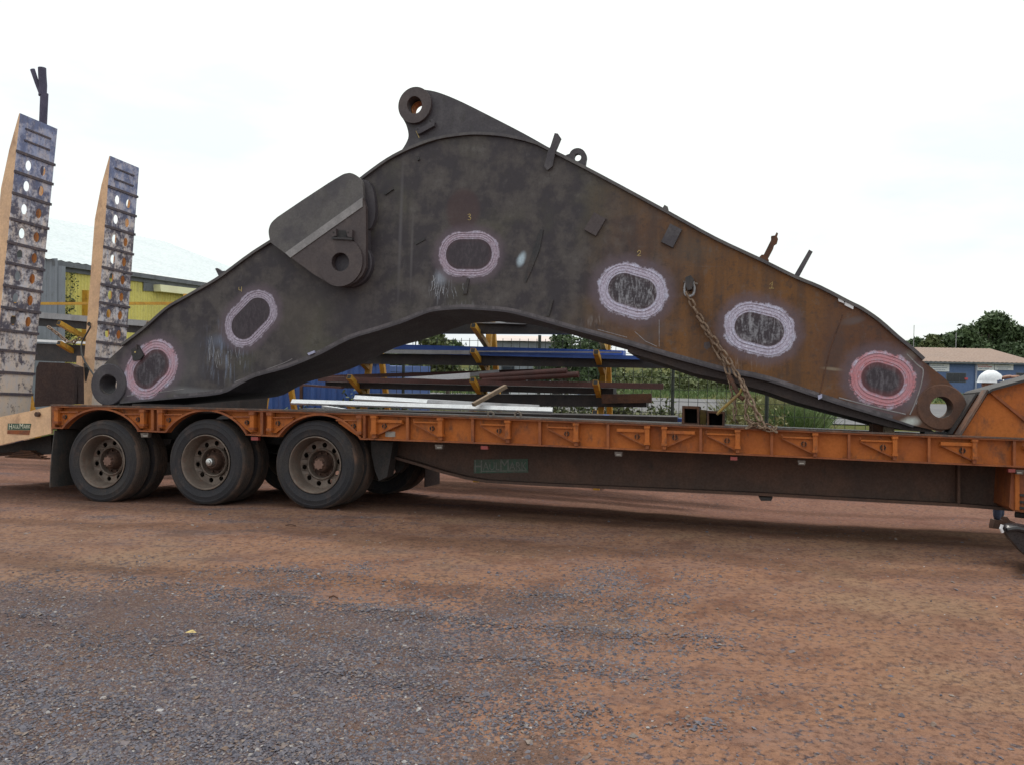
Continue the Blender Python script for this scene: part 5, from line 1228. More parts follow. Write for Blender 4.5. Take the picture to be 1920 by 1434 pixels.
# ------------------------------------------------------------------ foliage makers
def leaves(bm_v, n, centre, rad, size, squash=1.0):
    pass
def leaf_obj(name, blobs, n, size, m, parent=None, Mx=None, seed=1, shell=.55):
    r = np.random.default_rng(seed); V = []; F = []; vol = np.array([b[1][0]*b[1][1]*b[1][2] for b in blobs])**.67; pr = vol/vol.sum()
    cnt = r.multinomial(n, pr); off = 0
    for (c, rad), k in zip(blobs, cnt):
        d = r.normal(size=(k,3)); d /= np.linalg.norm(d, axis=1)[:,None]
        rr = (shell+(1-shell)*r.random((k,1)))*(1+.12*r.normal(size=(k,1)))
        p = np.array(c)+d*rr*np.array(rad)
        a = r.normal(size=(k,3)); a /= np.linalg.norm(a, axis=1)[:,None]; b = np.cross(a, r.normal(size=(k,3))); b /= np.linalg.norm(b, axis=1)[:,None]
        s = size*r.uniform(.5,1.4,(k,1))
        q = np.stack([p-a*s, p+b*s*.55, p+a*s, p-b*s*.55], 1).reshape(-1,3); V.append(q)
        F.append(np.arange(k*4).reshape(-1,4)+off); off += k*4
    V = np.concatenate(V); F = np.concatenate(F)
    bm = None
    if parent is not None: Mx, pc = ORG[parent]; V = V-np.array(pc)
    else: pc = V.mean(0); V = V-pc
    me = bpy.data.meshes.new(name); me.from_pydata(V.tolist(), [], F.tolist()); me.materials.append(m)
    o = bpy.data.objects.new(name, me); COL.objects.link(o)
    if parent is not None: o.parent = parent
    else: o.matrix_world = (Mx or Matrix.Identity(4)) @ Matrix.Translation(Vector(pc))
    return o
def tree(name, label, base, h, spread, n, size, m, seed, group=None, nbl=16, trunk=.2, squash=1.0, crown0=.35):
    r = random.Random(seed); t = thing(name, label, 'tree', None, base, group); b = Vector(base)
    blobs = []
    bm = nb(); tube(bm, [b, b+Vector((r.uniform(-.1,.1)*spread*.2,0,h*.25)), b+Vector((r.uniform(-.3,.3)*spread*.3,0,h*.6))], [trunk, trunk*.75, trunk*.4], 8)
    for k in range(nbl):
        a = r.uniform(0, 6.28); q = r.random()**.5; hz = crown0+(1-crown0)*r.random()
        rs = (1-((hz-crown0)/(1-crown0))**2*.75)
        p = b+Vector((cos(a)*spread*q*rs*.72, sin(a)*spread*q*rs*.72, h*hz*.9))
        R = spread*r.uniform(.22,.40); blobs.append(((p.x,p.y,p.z),(R, R, R*.75*squash)))
        if k < 7: tube(bm, [b+Vector((0,0,h*.3)), b.lerp(p,.55)+Vector((0,0,h*.1)), p], [trunk*.5, trunk*.3, trunk*.12], 6)
    obj('trunk', bm, M['bark'], t, smooth=True); leaf_obj('crown', blobs, n, size, m, t, seed=seed); return t
def bush(name, label, c, rad, n, size, m, seed, group=None, cat='shrub', nbl=9):
    r = random.Random(seed); t = thing(name, label, cat, None, (c[0], c[1], ground_h(c[0], c[1])), group); blobs = []
    z0 = ground_h(c[0], c[1])
    for k in range(nbl):
        blobs.append(((c[0]+r.uniform(-.7,.7)*rad[0], c[1]+r.uniform(-.7,.7)*rad[1], z0+r.uniform(.1,.75)*rad[2]), (rad[0]*.4, rad[1]*.4, rad[2]*.35)))
    bm = nb()
    for k in range(5): tube(bm, [(c[0]+r.uniform(-.2,.2)*rad[0],c[1],z0), blobs[k][0]], .02, 5)
    obj('stems', bm, M['bark'], t); leaf_obj('foliage', blobs, n, size, m, t, seed=seed, shell=.3); return t
def WG(px, Y): p = WP(px, 700, Y); return (p.x, Y, ground_h(p.x, Y))
# trees at the right horizon, each its own crown
TG = 'trees behind the blue building'
for i, (px, Y, topy, spr, lab, sq) in enumerate((
    (1855,105,590,4.9,'tallest broad dark tree at the right behind the tan roof',1.0),
    (1893,110,598,4.2,'rounded tree at the far right behind the tan roof',1.0),
    (1812,100,612,3.6,'mid-height tree left of the tallest one behind the roof',1.0),
    (1778,108,618,3.4,'dark tree behind the roof in the middle of the row',.9),
    (1748,98,626,3.0,'lighter green tree in the left half of the row behind the roof',.9),
    (1718,104,633,2.8,'low dark tree near the left end of the row',.9),
    (1698,108,638,2.2,'leftmost low bush-like tree touching the boom edge',.9))):
    b = WG(px, Y); h = WP(px, topy, Y).z-b[2]
    tree('tree', lab, b, h*1.0, spr, 8500 if i < 3 else 5000, .26, M['leaf'] if i != 4 else M['leaf2'], 40+i, TG, 20, .3, sq, .3)
for i, (px, Y, topy, spr, lab, n) in enumerate((
    (800,34,612,1.6,'green tree seen under the arch left of the patch of sky',5000),
    (840,38,630,1.3,'loose leafy tree edge against the sky under the arch',2600),
    (1062,40,618,1.8,'dark tree under the right part of the arch beside the pinkish building',5000),
    (1108,44,628,1.6,'low tree at the right end of the gap above the blue sheets',3500),
    (742,30,640,1.6,'dense dark tree behind the blue container under the arch',5000))):
    b = WG(px, Y); h = WP(px, topy, Y).z-b[2]
    tree('tree', lab, b, h, spr, n, .10, M['leaf'] if i != 0 else M['leaf2'], 60+i, 'trees seen under the arch', 16, .12)
# shrubs and creepers on the fence
SGp = 'shrubs along the mesh fence'
def fenceside(px, w): p = YR @ Vector((Y3(px, 700, w).x, w, 0)); return (p.x, p.y)
for i, (px, w, rad, n, m, lab) in enumerate((
    (1185,7.6,(.9,.4,1.15),3800,'leaf2','green creeping shrub on the fence right of the last rack post'),
    (1110,7.7,(.7,.4,1.2),2400,'leaf2','leafy shrub on the fence behind the last rack post'),
    (1270,7.8,(.6,.3,.8),1500,'leaf','low dark shrub by the fence post under the boom'),
    (1360,7.9,(.8,.4,.7),1500,'leaf2','low shrub behind the fence near the chain'),
    (850,8.3,(1.2,.5,1.0),2500,'leaf2','yellow green shrub behind the fence under the arch'),
    (985,8.6,(1.2,.5,.9),2500,'leaf2','bright shrub behind the fence at the centre of the arch'),
    (700,6.6,(1.0,.4,1.3),3600,'vine','dark creeper mass over the blue container'),
    (620,6.4,(1.0,.4,1.15),3000,'vine','dark creeper hanging by the left end of the blue container'))):
    c = fenceside(px, w); bush('shrub', lab, c, rad, n, .045, M[m], 80+i, SGp)
FSG = 'leafy bushes growing through the mesh fence'
for i, (px, w, rad, n, m, lab) in enumerate((
    (1160,7.5,(.55,.25,1.55),2200,'leaf2','tall leafy bush in the fence directly right of the last rack post'),
    (1225,7.6,(.5,.25,1.35),1500,'leaf2','second leafy bush in the fence left of the fence post'),
    (1290,7.5,(.5,.25,1.0),900,'leaf','sparse bush right of the fence post under the boom'),
    (1350,7.6,(.6,.25,1.2),1200,'leaf2','leafy bush in the fence left of the hanging chain'),
    (1420,7.7,(.6,.25,1.35),1500,'grass','dry brown bush behind the chain'),
    (1050,7.5,(.7,.25,1.5),1500,'leaf2','leafy bush in the fence behind the round brown pipes'))):
    bush('shrub', lab, fenceside(px, w), rad, n, .04, M[m], 120+i, FSG, nbl=14)
wood = []; rw = random.Random(4)
for k in range(150):
    px = rw.uniform(560, 1720); Yv = rw.uniform(66, 84); hgt = rw.uniform(.6, 1)*(2.0+.8*mnoise.noise(Vector((px*.012, 0, 0)))); p = WG(px, Yv)
    wood.append(((p[0], p[1], p[2]+hgt*.5), (1.6, 1.4, hgt*.55)))
tag(leaf_obj('far_hedge', wood, 34000, .19, M['leaf2'], seed=9, shell=.5), 'long dark green hedge and scrub beyond the road behind the fence', 'hedge', kind='stuff')
# grass
def grass(name, label, pts_fn, n, hgt, m, seed):
    r = np.random.default_rng(seed); V = []; F = []; off = 0
    for _ in range(n):
        x, y = pts_fn(r); h = hgt*r.uniform(.4,1.2); z = ground_h(x, y); a = r.uniform(0, 6.28); wd = .008+.004*r.random(); wd *= max(1, y/14)
        dx, dy = math.cos(a)*wd, math.sin(a)*wd; lx, ly = r.normal()*h*.35, r.normal()*h*.35
        V += [(x-dx,y-dy,z),(x+dx,y+dy,z),(x+lx*.5+dx*.7,y+ly*.5+dy*.7,z+h*.6),(x+lx*.5-dx*.7,y+ly*.5-dy*.7,z+h*.6),(x+lx,y+ly,z+h)]
        F += [(off,off+1,off+2,off+3),(off+3,off+2,off+4)]; off += 5
    me = bpy.data.meshes.new(name); me.from_pydata(V, [], F); me.materials.append(m)
    o = bpy.data.objects.new(name, me); COL.objects.link(o); tag(o, label, 'grass', kind='stuff')
def along(p0, p1, w0, w1):
    def f(r):
        px = r.uniform(p0, p1); w = w0+(w1-w0)*r.random()**1.3; x = Y3(px, 700, w); p = YR @ Vector((x.x, w, 0)); return p.x, p.y
    return f
def wpatch(p0, p1, y0, y1):
    def f(r):
        Yv = y0+(y1-y0)*r.random(); return ((r.uniform(p0, p1)-960)/1600*Yv, Yv)
    return f
grass('tall_grass', 'tall dry brownish grass clump behind the fence below the boom at the right', wpatch(1385,1480,20,24), 9000, 1.05, M['grass'], 5)
grass('tall_grass', 'fresh green grass tuft beside the dry grass near the road', wpatch(1462,1532,19,22), 7000, .95, M['grassgreen'], 6)
grass('verge_grass', 'uneven grass verge behind the mesh fence under the arch', wpatch(740,1440,16,27), 26000, .55, M['grass'], 7)
grass('field_grass', 'bright grass strip on the far side of the road', lambda r: (r.uniform(-10, 45), r.uniform(52, 70)), 9000, .35, M['grassgreen'], 8)
# ------------------------------------------------------------------ blue container
def corrug(bm, p0, p1, z0, z1, pitch=.2, depth=.03, face=1):
    p0 = Vector(p0); p1 = Vector(p1); d = p1-p0; L = d.length; d.normalize(); n = Vector((d.y,-d.x,0))*face; N = max(2, int(L/pitch)); prevs = None; vs = []
    prof = [(0,0),(.35,0),(.5,1),(.85,1),(1,0)]
    pts = []
    for k in range(N):
        for a, b in prof[:-1]: pts.append(p0+d*(L*(k+a)/N)+n*depth*b)
    pts.append(p1)
    z0f = z0 if callable(z0) else (lambda t: z0); z1f = z1 if callable(z1) else (lambda t: z1)
    for p in pts:
        t = (p-p0).dot(d)/L; vs.append((bm.verts.new((p.x,p.y,z0f(t))), bm.verts.new((p.x,p.y,z1f(t)))))
    for a, b in zip(vs, vs[1:]): bm.faces.new((a[0], b[0], b[1], a[1]))
def ylocal(px, w): return Y3(px, 690, w).x
cu0, cu1, cw = ylocal(430, 7.0), ylocal(727, 7.0), 7.0
ct = thing('shipping_container', 'blue corrugated shipping container behind the left end of the rack', 'container', YR, (cu0, cw, -.33))
bm = nb(); corrug(bm, (cu0+.1,cw,0), (cu1-.1,cw,0), -.2, 1.55-.02, .22, .035); box(bm, (cu0+.02, cw+.05, -.25), (cu1-.02, cw+2.4, 1.5)); obj('container_wall', bm, M['container'], ct)
for nm_, lo, hi in (('corner_post',(cu0,cw-.05,-.33),(cu0+.1,cw+.1,1.6)),('corner_post',(cu1-.1,cw-.05,-.33),(cu1,cw+.1,1.6)),('top_rail',(cu0+.1,cw-.05,1.53),(cu1-.1,cw+.03,1.6)),('bottom_rail',(cu0+.1,cw-.05,-.33),(cu1-.1,cw+.03,-.2))):
    bm = nb(); box(bm, lo, hi); obj(nm_, bm, M['container'], ct)
for px in (566,):
    u = ylocal(px, cw-.05); bm = nb(); box(bm, (u-.03,cw-.075,-.3),(u+.03,cw-.052,1.52)); obj('lock_rod', bm, M['rust'], ct)
# ------------------------------------------------------------------ pale yellow shed at the left
def shed():
    a = WP(95, 493, 26.3); zt = a.z
    # the wall runs away from the camera: second point from its eave pixel
    d = Vector((2.2, 7.4, 0)).normalized()
    # depth at which px 390 meets that line
    r = ray(390, 535); k = r.x/r.y
    # a.x + s d.x = k (a.y + s d.y)
    s = (k*a.y-a.x)/(d.x-k*d.y); b = Vector((a.x+s*d.x, a.y+s*d.y, EYE+r.z/r.y*(a.y+s*d.y)))
    L = s+7.5; n = Vector((d.y, -d.x, 0))                       # towards the camera side
    slope = (b.z-zt)/s
    zeave = lambda q: zt+slope*q
    root = thing('yellow_shed', 'long shed with pale yellow ribbed wall and white roof at the left behind the ramps', 'shed', None, (a.x, a.y, -.35))
    def pt(q, off, z): p = Vector((a.x, a.y, 0))+d*q+n*off; return Vector((p.x, p.y, z))
    sheetw = 0.86; N = int(L/sheetw)
    for k_ in range(N):
        q0, q1 = k_*sheetw+.004, (k_+1)*sheetw-.006; bm = nb()
        corrug(bm, pt(q0,0,0), pt(q1,0,0), -.35, zeave((q0+q1)/2)-.02, .123, .022, 1)
        obj('cladding_sheet', bm, M['shedyellow'], root)
    bm = nb(); V = [pt(0,-.05,-.35), pt(L,-.05,-.35), pt(L,-.05,zeave(L)-.05), pt(0,-.05,zeave(0)-.05)]; bm.faces.new([bm.verts.new(v) for v in V]); obj('wall_frame', bm, M['gutter'], root)
    # gutter and fascia
    bm = nb(); beam(bm, pt(-.1,.16,zeave(0)-.02), pt(L,.16,zeave(L)-.02), .16, .15); obj('gutter', bm, M['gutter'], root)
    bm = nb(); beam(bm, pt(-.1,.05,zeave(0)-.16), pt(L,.05,zeave(L)-.16), .06, .14); obj('fascia', bm, M['gutter'], root)
    # roof slope: the ridge is where px (290,450) meets a plane 8 m behind
    off = -8.0; r = ray(290, 450); o2 = Vector((a.x, a.y, 0))+n*off
    # solve t*r.xy = o2 + s d
    det = r.x*(-d.y)-(-d.x)*r.y; t = (o2.x*(-d.y)-(-d.x)*o2.y)/det
    zr = EYE+r.z*t
    sidx = ((r.x*t-o2.x)*d.x+(r.y*t-o2.y)*d.y); zr0 = zr-slope*sidx
    bm = nb(); nq = 46; vs = []
    for k_ in range(nq*2+1):
        q = -.3+(L+.3)*k_/(nq*2); h = .03*(k_%2)
        vs.append((bm.verts.new(pt(q,.2,zeave(q)+.07+h)), bm.verts.new(pt(q,off,zr0+slope*q+h))))
    for x_, y_ in zip(vs, vs[1:]): bm.faces.new((x_[0],y_[0],y_[1],x_[1]))
    obj('roof', bm, M['roofwhite'], root)
    bm = nb(); vs = [bm.verts.new(p) for p in (pt(-.1,off,zr0), pt(L,off,zr0+slope*L), pt(L,off*2,zeave(L)), pt(-.1,off*2,zeave(0)))]; bm.faces.new(vs); obj('roof_back', bm, M['roofwhite'], root)
    # awning box with a dark panel behind it
    s0 = None
    def qof(px, py=540):
        r_ = ray(px, py); k2 = r_.x/r_.y; return (k2*a.y-a.x)/(d.x-k2*d.y)
    q0, q1 = qof(285), qof(372) 
    def zof(px, py, q): r_ = ray(px, py); Yv = a.y+d.y*q; return EYE+r_.z/r_.y*Yv
    zt_, zb_ = zof(287,534,q0), zof(287,547,q0)
    bm = nb(); aa = [pt(q0,.35,zt_), pt(q1+1.2,.35,zof(372,543,q1)), pt(q1+1.2,.38,zof(372,556,q1)), pt(q0,.38,zb_)]
    A = [bm.verts.new(p) for p in aa]; B = [bm.verts.new(p-n*.3) for p in aa]
    bm.faces.new(A); bm.faces.new(B)
    for k_ in range(4): bm.faces.new((A[k_],A[(k_+1)%4],B[(k_+1)%4],B[k_]))
    obj('awning', bm, M['shedcream'], root)
    bm = nb(); aa = [pt(q0-.5,.06,zt_+.28), pt(q1+1.2,.06,zof(372,543,q1)+.2), pt(q1+1.2,.06,zof(372,556,q1)+.1), pt(q0-.5,.06,zb_-.02)]; A = [bm.verts.new(p) for p in aa]; B = [bm.verts.new(p-n*.02) for p in aa]
    bm.faces.new(A); bm.faces.new(B)
    for k_ in range(4): bm.faces.new((A[k_],A[(k_+1)%4],B[(k_+1)%4],B[k_]))
    obj('awning_shade_panel', bm, M['gutter'], root)  # dark panel paints the shade above the awning
    # yellow downpipe / frame
    q = qof(156); bm = nb(); beam(bm, pt(q,.10,-.3), pt(q,.10,zof(156,545,q)), .18, .1); obj('yellow_column', bm, M['yellow'], root)
    # end wall in grey sheets facing the yard
    e0 = pt(-.02,.34,0); e1 = Vector((a.x-6.5, a.y-.6, 0))
    m_ = 7; 
    for k_ in range(m_):
        p0, p1 = e1.lerp(e0, k_/m_), e1.lerp(e0, (k_+1)/m_-.006); bm = nb(); corrug(bm, p0, p1, -.35, zt+.12, .15, .02, 1); obj('end_wall_sheet', bm, M['greyclad'], root)
    bm = nb(); beam(bm, pt(.1,.3,-.3), pt(.1,.3,zt-.1), .16, .22); obj('corner_column', bm, M['greyclad'], root)
    cr = thing('creeper', 'thin dark creeper climbing the yellow shed wall beside the grey corner', 'creeper', None, tuple(pt(qof(112),.2,-.35)))
    bl = []
    for k_ in range(22):
        q = qof(112)+random.uniform(-.35,.55); z = random.uniform(0,1)*zt*.93; p = pt(q,.12,z); bl.append(((p.x,p.y,p.z),(.28,.22,.3)))
    leaf_obj('foliage', bl, 1500, .05, M['vine'], cr, seed=3)
    bm = nb(); tube(bm, [pt(qof(112),.1,-.3), pt(qof(113),.1,2), pt(qof(111),.1,zt*.9)], .03, 6); obj('stem', bm, M['bark'], cr)
    bm = nb(); q = qof(168); tube(bm, [pt(q,.1,zt*.85),pt(q+.1,.1,1.5),pt(q-.1,.1,.2)], .02, 5); obj('stem', bm, M['bark'], cr)
shed()
# ------------------------------------------------------------------ forked pole behind the near ramp
pb = WP(36, 780, 18.0); pb.z = ground_h(pb.x, pb.y)
fp = thing('forked_pole', 'dark forked pole rising above the taller upright ramp', 'pole', None, tuple(pb))
q0, q1 = WP(80.5,235,18.0), WP(79.5,128,18.0)
pts = [Vector((pb.x,18.0,pb.z)), q0, WP(80.5,180,18.0), q1]
bm = nb(); tube(bm, [Vector(p) for p in smoothpts([tuple(p) for p in pts],3)], .080, 12)
for v in bm.verts:
    k = mnoise.noise(v.co*6)*.012; v.co.x += k; v.co.y += k
obj('stem', bm, M['barkpole'], fp, smooth=True, sharp=50)
bm = nb(); tube(bm, [WP(75,176,18.0), WP(70,158,18.0), WP(66,146,18.0), WP(61,131,18.0)], [.025,.045,.047,.05], 10); obj('branch', bm, M['barkpole'], fp, smooth=True, sharp=50)
# ------------------------------------------------------------------ blue building with tan roof at the right
def far_building():
    Y = 75.0
    def q(px, py, Yv=Y): return WP(px, py, Yv)
    x0, x1 = q(1560,700).x, q(1935,700).x; zb = ground_h(20, Y)-.1; ze = q(1800,679).z; zr = q(1800,650.5).z
    root = thing('blue_building', 'long low blue building with tan roof and white signs at the right edge', 'building', None, (x0, Y, zb))
    bm = nb(); box(bm, (x0,Y,zb),(x1,Y+.2,ze)); obj('wall', bm, M['farblue'], root)
    bm = nb(); box(bm, (x0,Y+.2,zb),(x0+.2,Y+9,ze)); box(bm, (x1-.2,Y+.2,zb),(x1,Y+9,ze)); obj('end_wall', bm, M['farblue'], root)
    # hipped roof of ribbed sheets
    bm = nb(); e0, e1 = Vector((x0-.5,Y-.5,ze)), Vector((x1+.6,Y-.5,ze)); r0, r1 = Vector((x0+.5,Y+4.5,zr)), Vector((x1-1.2,Y+4.5,zr))
    N = 90; vs = []
    for k in range(N+1):
        t = k/N; h = .03*(k%2); a = e0.lerp(e1, t); b = r0.lerp(r1, t); vs.append((bm.verts.new(a+Vector((0,0,h))), bm.verts.new(b+Vector((0,0,h)))))
    for a, b in zip(vs, vs[1:]): bm.faces.new((a[0],b[0],b[1],a[1]))
    be0, be1 = Vector((x0-.5,Y+9.5,ze)), Vector((x1+.6,Y+9.5,ze)); va = [bm.verts.new(p) for p in (be0,be1,r1,r0)]; bm.faces.new(va)
    bm.faces.new([bm.verts.new(p) for p in (e1,be1,r1)]); bm.faces.new([bm.verts.new(p) for p in (e0,r0,be0)])
    obj('roof', bm, M['farroof'], root, recalc=False)
    bm = nb(); box(bm, (x0-.5,Y-.55,ze-.14),(x1+.6,Y-.42,ze-.01)); obj('gutter', bm, M['gutter'], root)
    def rect(name, px0, py0, px1, py1, m, d, parent=root):
        a, b = q(px0,py0), q(px1,py1); bm = nb(); box(bm, (a.x, Y-d, b.z), (b.x, Y-d+.06, a.z)); return obj(name, bm, m, parent)
    s1 = rect('sign', 1742,682,1779,697, M['signwhite'], .08); s2 = rect('sign', 1828,681.5,1863,695.5, M['signwhite'], .08); s3 = rect('sign', 1864.5,681,1899,694.5, M['signwhite'], .08)
    def scribl(par, x, y, w, m, rows):
        for (yy, ww, off) in rows:
            for k in range(int(ww/2.4)):
                a = q(x+off+k*2.4, yy); b = q(x+off+k*2.4+1.5+random.uniform(-.4,.4), yy+1.5); bm = nb(); box(bm, (a.x,Y-.10,b.z),(b.x,Y-.085,a.z)); obj('letter_mark', bm, m, par)
    scribl(s1, 1746, 685, 30, M['signgrey'], [(685,26,0),(689,30,0),(693,24,2)])
    scribl(s2, 1831, 684, 30, M['signred'], [(684.5,22,0),(687.5,28,2)]); scribl(s2, 1831, 690, 30, M['signgrey'], [(691,20,4)])
    scribl(s3, 1868, 684, 30, M['signgrey'], [(684,26,0),(688,28,0),(691.5,20,3)])
    for x_ in (1774, 1905):
        w_ = rect('window', x_,699,x_+37,717, M['gutter'], .03)
        for k in range(3):
            a, b = q(x_+1.2+k*12,700), q(x_+12+k*12,716); bm = nb(); box(bm, (a.x,Y-.05,b.z),(b.x,Y-.035,a.z)); obj('pane', bm, M['glass'], w_)
    rect('red_notice', 1808,708,1814,712, M['signred'], .07)
    for x_ in (1828, 1740, 1700):
        rect('downpipe', x_,681,x_+1.6,735, M['signgrey'], .14)
far_building()
def low_building(name, label, px0, px1, pyr, pye, pyb, Y, mr, mw):
    a, b = WP(px0, pyr, Y), WP(px1, pye, Y); zb = ground_h(a.x, Y)-.1; ze = b.z; zr = a.z
    root = thing(name, label, 'building', None, (a.x, Y, zb)); bm = nb(); box(bm, (a.x,Y,zb),(b.x,Y+8,ze)); w_ = obj('wall', bm, mw, root)
    bm = nb(); prism(bm, [(0,0),(1,0),(.5,1)], 0, 1); bm.free(); bm = nb()
    vs = [bm.verts.new(p) for p in ((a.x-.3,Y-.4,ze),(b.x+.3,Y-.4,ze),(b.x+.3,Y+4,zr),(a.x-.3,Y+4,zr),(a.x-.3,Y+8.4,ze),(b.x+.3,Y+8.4,ze))]
    bm.faces.new(vs[:4]); bm.faces.new((vs[3],vs[2],vs[5],vs[4])); bm.faces.new((vs[0],vs[3],vs[4])); bm.faces.new((vs[1],vs[5],vs[2])); obj('roof', bm, mr, root)
    n = max(2, int((b.x-a.x)/2.2))
    for k in range(n):
        x = a.x+(b.x-a.x)*(k+.25)/n; bm = nb(); box(bm, (x,Y-.05,zb+.9),(x+1.0,Y-.003,zb+1.9)); f = obj('window', bm, M['gutter'], root); bm = nb(); box(bm, (x+.06,Y-.06,zb+.96),(x+.94,Y-.052,zb+1.84)); obj('pane', bm, M['glass'], f)
low_building('pinkish_house', 'pale pinkish roofed house seen through the mesh fence above the blue sheets', 925, 1050, 626, 642, 690, 62, M['pinkwall'], M['greyclad'])
# power poles
for px, ty, Y, lab in ((1714,610,80,'thin power pole at the left of the tree row'),(1793,624,82,'thin power pole in front of the trees above the tan roof')):
    p = WP(px, ty, Y); g0 = ground_h(p.x, Y); t = thing('power_pole', lab, 'power pole', None, (p.x, Y, g0), 'power poles by the tan roof')
    bm = nb(); tube(bm, [(p.x,Y,g0),(p.x,Y,p.z)], .03, 8); obj('pole', bm, M['greysteel'], t)
# parked cars across the road
def car(name, label, c, m, yaw):
    Mx = Matrix.Translation(c) @ Matrix.Rotation(yaw, 4, 'Z'); t = thing(name, label, 'car', Mx, (0,0,0), 'cars parked beyond the fence')
    body = [(-2.2,.35),(-2.25,.7),(-2.1,.92),(-1.5,.98),(-.9,1.42),(.6,1.45),(1.2,1.0),(2.0,.88),(2.2,.65),(2.2,.35)]
    bm = nb(); prism(bm, body, -.85, .85); bev(bm, .05, 2, 20); obj('body', bm, m, t, smooth=True)
    for s in (-1, 1):
        bm = nb(); prism(bm, [(-1.35,1.0),(-.85,1.36),(-.2,1.38),(-.2,1.0)], s*.855-.004, s*.855+.004); obj('side_window', bm, M['glass'], t)
        bm = nb(); prism(bm, [(-.12,1.0),(-.12,1.38),(.52,1.39),(1.02,1.0)], s*.855-.004, s*.855+.004); obj('side_window', bm, M['glass'], t)
        for x in (-1.35, 1.4):
            bm = nb(); lathe(bm, [(s*.86,0),(s*.86,.2),(s*.865,.31),(s*.65,.31)], 20, c=(x,0,.31)); obj('wheel', bm, M['rubber'], t)
g_ = WG(1000, 44); car('parked_car', 'white car parked beyond the fence under the arch', g_, M['carwhite'], -.2)
g_ = WG(1055, 47); car('parked_car', 'blue car parked to the right of the white one beyond the fence', g_, M['carblue'], -.2)
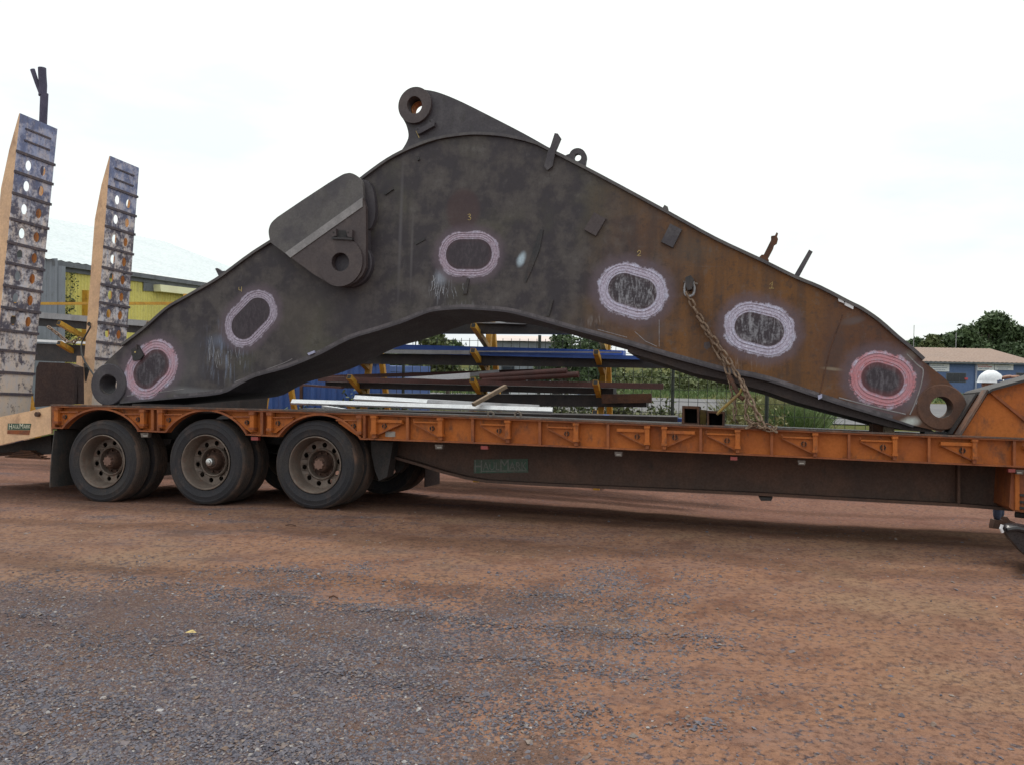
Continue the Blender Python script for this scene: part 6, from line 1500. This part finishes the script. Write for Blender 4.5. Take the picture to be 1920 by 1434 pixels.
# ------------------------------------------------------------------ the man behind the gooseneck
def person():
    u, w = LY(1872, 700, 2.75)[0], 2.75
    p = YR @ Vector((u, w, 0)); gz_ = ground_h(p.x, p.y); base = Vector((p.x, p.y, gz_))
    root = thing('person', 'person in white hard hat and jeans standing behind the trailer neck, hand on its edge', 'person', None, tuple(base))
    hat_top = WP(1860, 694.5, p.y).z; H = hat_top-gz_
    hx = WP(1858, 700, p.y).x
    # facing +x (towards the truck), body continuous
    def skin(name, joints, edges, m, sub=2):
        me = bpy.data.meshes.new(name); me.from_pydata([Vector(j[0])-base for j in joints], edges, []); o = bpy.data.objects.new(name, me); COL.objects.link(o)
        me.materials.append(m); sk = o.modifiers.new('s', 'SKIN'); sk.use_smooth_shade = True
        for v, j in zip(me.skin_vertices[0].data, joints): v.radius = (j[1], j[2] if len(j) > 2 else j[1])
        me.skin_vertices[0].data[0].use_root = True
        s2 = o.modifiers.new('b', 'SUBSURF'); s2.levels = 1; s2.render_levels = 1
        dg = bpy.context.evaluated_depsgraph_get(); m2 = bpy.data.meshes.new_from_object(o.evaluated_get(dg)); bpy.data.objects.remove(o)
        q = bpy.data.objects.new(name, m2); COL.objects.link(q); q.parent = root; ORG[q] = (Matrix.Identity(4), base.copy()); return q
    X = lambda dx, dy, z: (base.x+dx, base.y+dy, gz_+z)
    s = H/1.80; hxo = hx-base.x
    # body: trousers+shirt+skin are separate clothes grown on one skeleton
    J = [(X(0,0,.95*s),.15,.12),(X(.0,.0,1.15*s),.15,.11),(X(hxo*.3,0,1.38*s),.17,.11),(X(hxo*.7,0,1.48*s),.06),(X(hxo*.9,0,1.56*s),.055),
         (X(.0,-.10,.90*s),.10),(X(-.02,-.11,.50*s),.065),(X(-.03,-.11,.10*s),.045),
         (X(.0,.10,.90*s),.10),(X(.10,.11,.50*s),.065),(X(.14,.11,.10*s),.045),
         (X(hxo*.4,-.20,1.40*s),.06),(X(.22,-.24,1.30*s),.05),(X(.16,-.26,1.12*s),.04),
         (X(hxo*.4,.20,1.40*s),.06),(X(.0,.28,1.12*s),.05),(X(.12,.25,.90*s),.04)]
    hand = WP(1893, 706, p.y-.35); 
    J[12] = (X(.02,-.32,1.22*s), .05); J[13] = ((hand.x-.08, hand.y+.06, hand.z-.03), .035)
    body = skin('body', J, [(0,1),(1,2),(2,3),(3,4),(0,5),(5,6),(6,7),(0,8),(8,9),(9,10),(2,11),(11,12),(12,13),(2,14),(14,15),(15,16)], M['shirt'])
    body.data.materials.append(M['jeans'])
    for f in body.data.polygons:
        if f.center.z < .98*s and hypot(f.center.x, f.center.y) < .5 and not (abs(f.center.y) > .2 and f.center.z > .7*s): f.material_index = 1
    # head
    hc = Vector((hx, base.y, hat_top-.165)); bm = nb(); bmesh.ops.create_uvsphere(bm, u_segments=18, v_segments=14, radius=1)
    for v in bm.verts:
        c = v.co; c.x *= .098; c.y *= .076; c.z *= .118
        if c.z < 0: c.x *= 1+.25*c.z/.118*.4; c.y *= 1+.35*c.z/.118
        if c.x > .07 and abs(c.y) < .02 and -.03 < c.z < .015: c.x += .02     # nose
        v.co = hc+c
    obj('head', bm, M['skin'], root, smooth=True, sharp=180)
    for sy in (-1, 1):
        bm = nb(); bmesh.ops.create_uvsphere(bm, u_segments=8, v_segments=6, radius=.011); bmesh.ops.translate(bm, verts=bm.verts, vec=hc+Vector((.084, sy*.03, .012))); obj('eye', bm, M['signwhite'], root, smooth=True)
        bm = nb(); bmesh.ops.create_uvsphere(bm, u_segments=8, v_segments=6, radius=1); 
        for v in bm.verts: v.co = hc+Vector((v.co.x*.018-.005, v.co.y*.008+sy*.078, v.co.z*.030-.005))
        obj('ear', bm, M['skin'], root, smooth=True)
    bm = nb(); 
    for v in (): pass
    # hard hat: ribbed shell with peak
    N = 28; rings = []
    for t in (0,.12,.3,.5,.7,.86,.96): 
        a = t*pi/2; r = cos(a); z = sin(a)
        rings.append([bm.verts.new(hc+Vector((.142*r*cos(2*pi*k/N), .112*r*sin(2*pi*k/N), .035+.128*z+(.006 if abs(sin(2*pi*k/N)) < .18 else 0)))) for k in range(N)])
    brim = [bm.verts.new(hc+Vector(((.150+(.045 if cos(2*pi*k/N) > .3 else 0)*(cos(2*pi*k/N)))*cos(2*pi*k/N), .120*sin(2*pi*k/N), .026-(.012 if cos(2*pi*k/N) > .5 else 0)))) for k in range(N)]
    rings = [brim]+rings
    for A, B in zip(rings, rings[1:]):
        for k in range(N): bm.faces.new((A[k],A[(k+1)%N],B[(k+1)%N],B[k]))
    bm.faces.new(rings[-1]); hat = obj('hard_hat', bm, M['hat'], root, smooth=True, sharp=50)
    for dx, dz in ((.085,.07),(.02,.045)):
        bm = nb(); lathe(bm, [(0,0),(0,.012),(.012,.012)], 10, c=(hc.x+dx, base.y-.118+abs(dx)*.35, hc.z+dz)); obj('badge', bm, M['black'], root)
    # hand lying over the flange: palm and five fingers
    palm = skin('hand', [((hand.x-.06, hand.y+.05, hand.z-.02),.028,.022),((hand.x, hand.y, hand.z),.038,.020),((hand.x+.035,hand.y-.015,hand.z-.003),.036,.016)], [(0,1),(1,2)], M['skin'])
    for k in range(4):
        l = (.075,.085,.08,.062)[k]; o_ = Vector((hand.x+.04, hand.y-.035+k*.020, hand.z)); bm = nb()
        tube(bm, [o_, o_+Vector((l*.45,-.005,.006)), o_+Vector((l*.8,-.008,-.008)), o_+Vector((l,-.008,-.026))], [.0105,.0095,.0085,.006], 8); obj('finger', bm, M['skin'], root, smooth=True)
    o_ = Vector((hand.x-.0, hand.y-.035, hand.z-.004)); bm = nb(); tube(bm, [o_, o_+Vector((.025,-.03,-.002)), o_+Vector((.05,-.038,-.016))], [.013,.011,.008], 8); obj('thumb', bm, M['skin'], root, smooth=True)
    for jx, jy in ((-.03,-.11),(.14,.11)):
        bm = nb(); c = Vector(X(jx, jy, 0)); prism(bm, [(-.06,0),(.16,0),(.165,.03),(.14,.055),(.08,.075),(.05,.115),(-.05,.115),(-.065,.04)], -.045, .045); bev(bm, .015, 2); bmesh.ops.translate(bm, verts=bm.verts, vec=c); obj('boot', bm, M['boot'], root, smooth=True, sharp=50)
person()
# small leaves and twigs on the dirt
bm = nb(); p = WP(545, 991, 0.1)
for (px, py, L, a) in ((545,991,.05,.2),(625,1118,.03,.8)):
    r = ray(px, py); t = (0-EYE)/r.z; x, y = r.x*t, r.y*t; bm = nb(); z = ground_h(x,y)+.012
    tube(bm, [(x-L,y,z),(x,y+.01,z+.008),(x+L,y-.01,z)], .006, 5)
    tag(obj('twig', bm, M['rust'], None), 'dark bent twig lying on the dirt in front of the third wheel' if px == 545 else 'short twig on the gravel at left of centre', 'twig')
r = ray(358, 1193); t = -EYE/r.z; x, y = r.x*t, r.y*t; bm = nb(); z = ground_h(x,y)+.018
vs = [bm.verts.new(v) for v in ((x-.035,y,z),(x,y+.02,z+.012),(x+.035,y,z),(x,y-.02,z+.006))]; bm.faces.new((vs[0],vs[1],vs[3])); bm.faces.new((vs[1],vs[2],vs[3]))
tag(obj('yellow_leaf', bm, M['chalk'], None), 'single yellow leaf on the grey gravel at lower left', 'leaf')
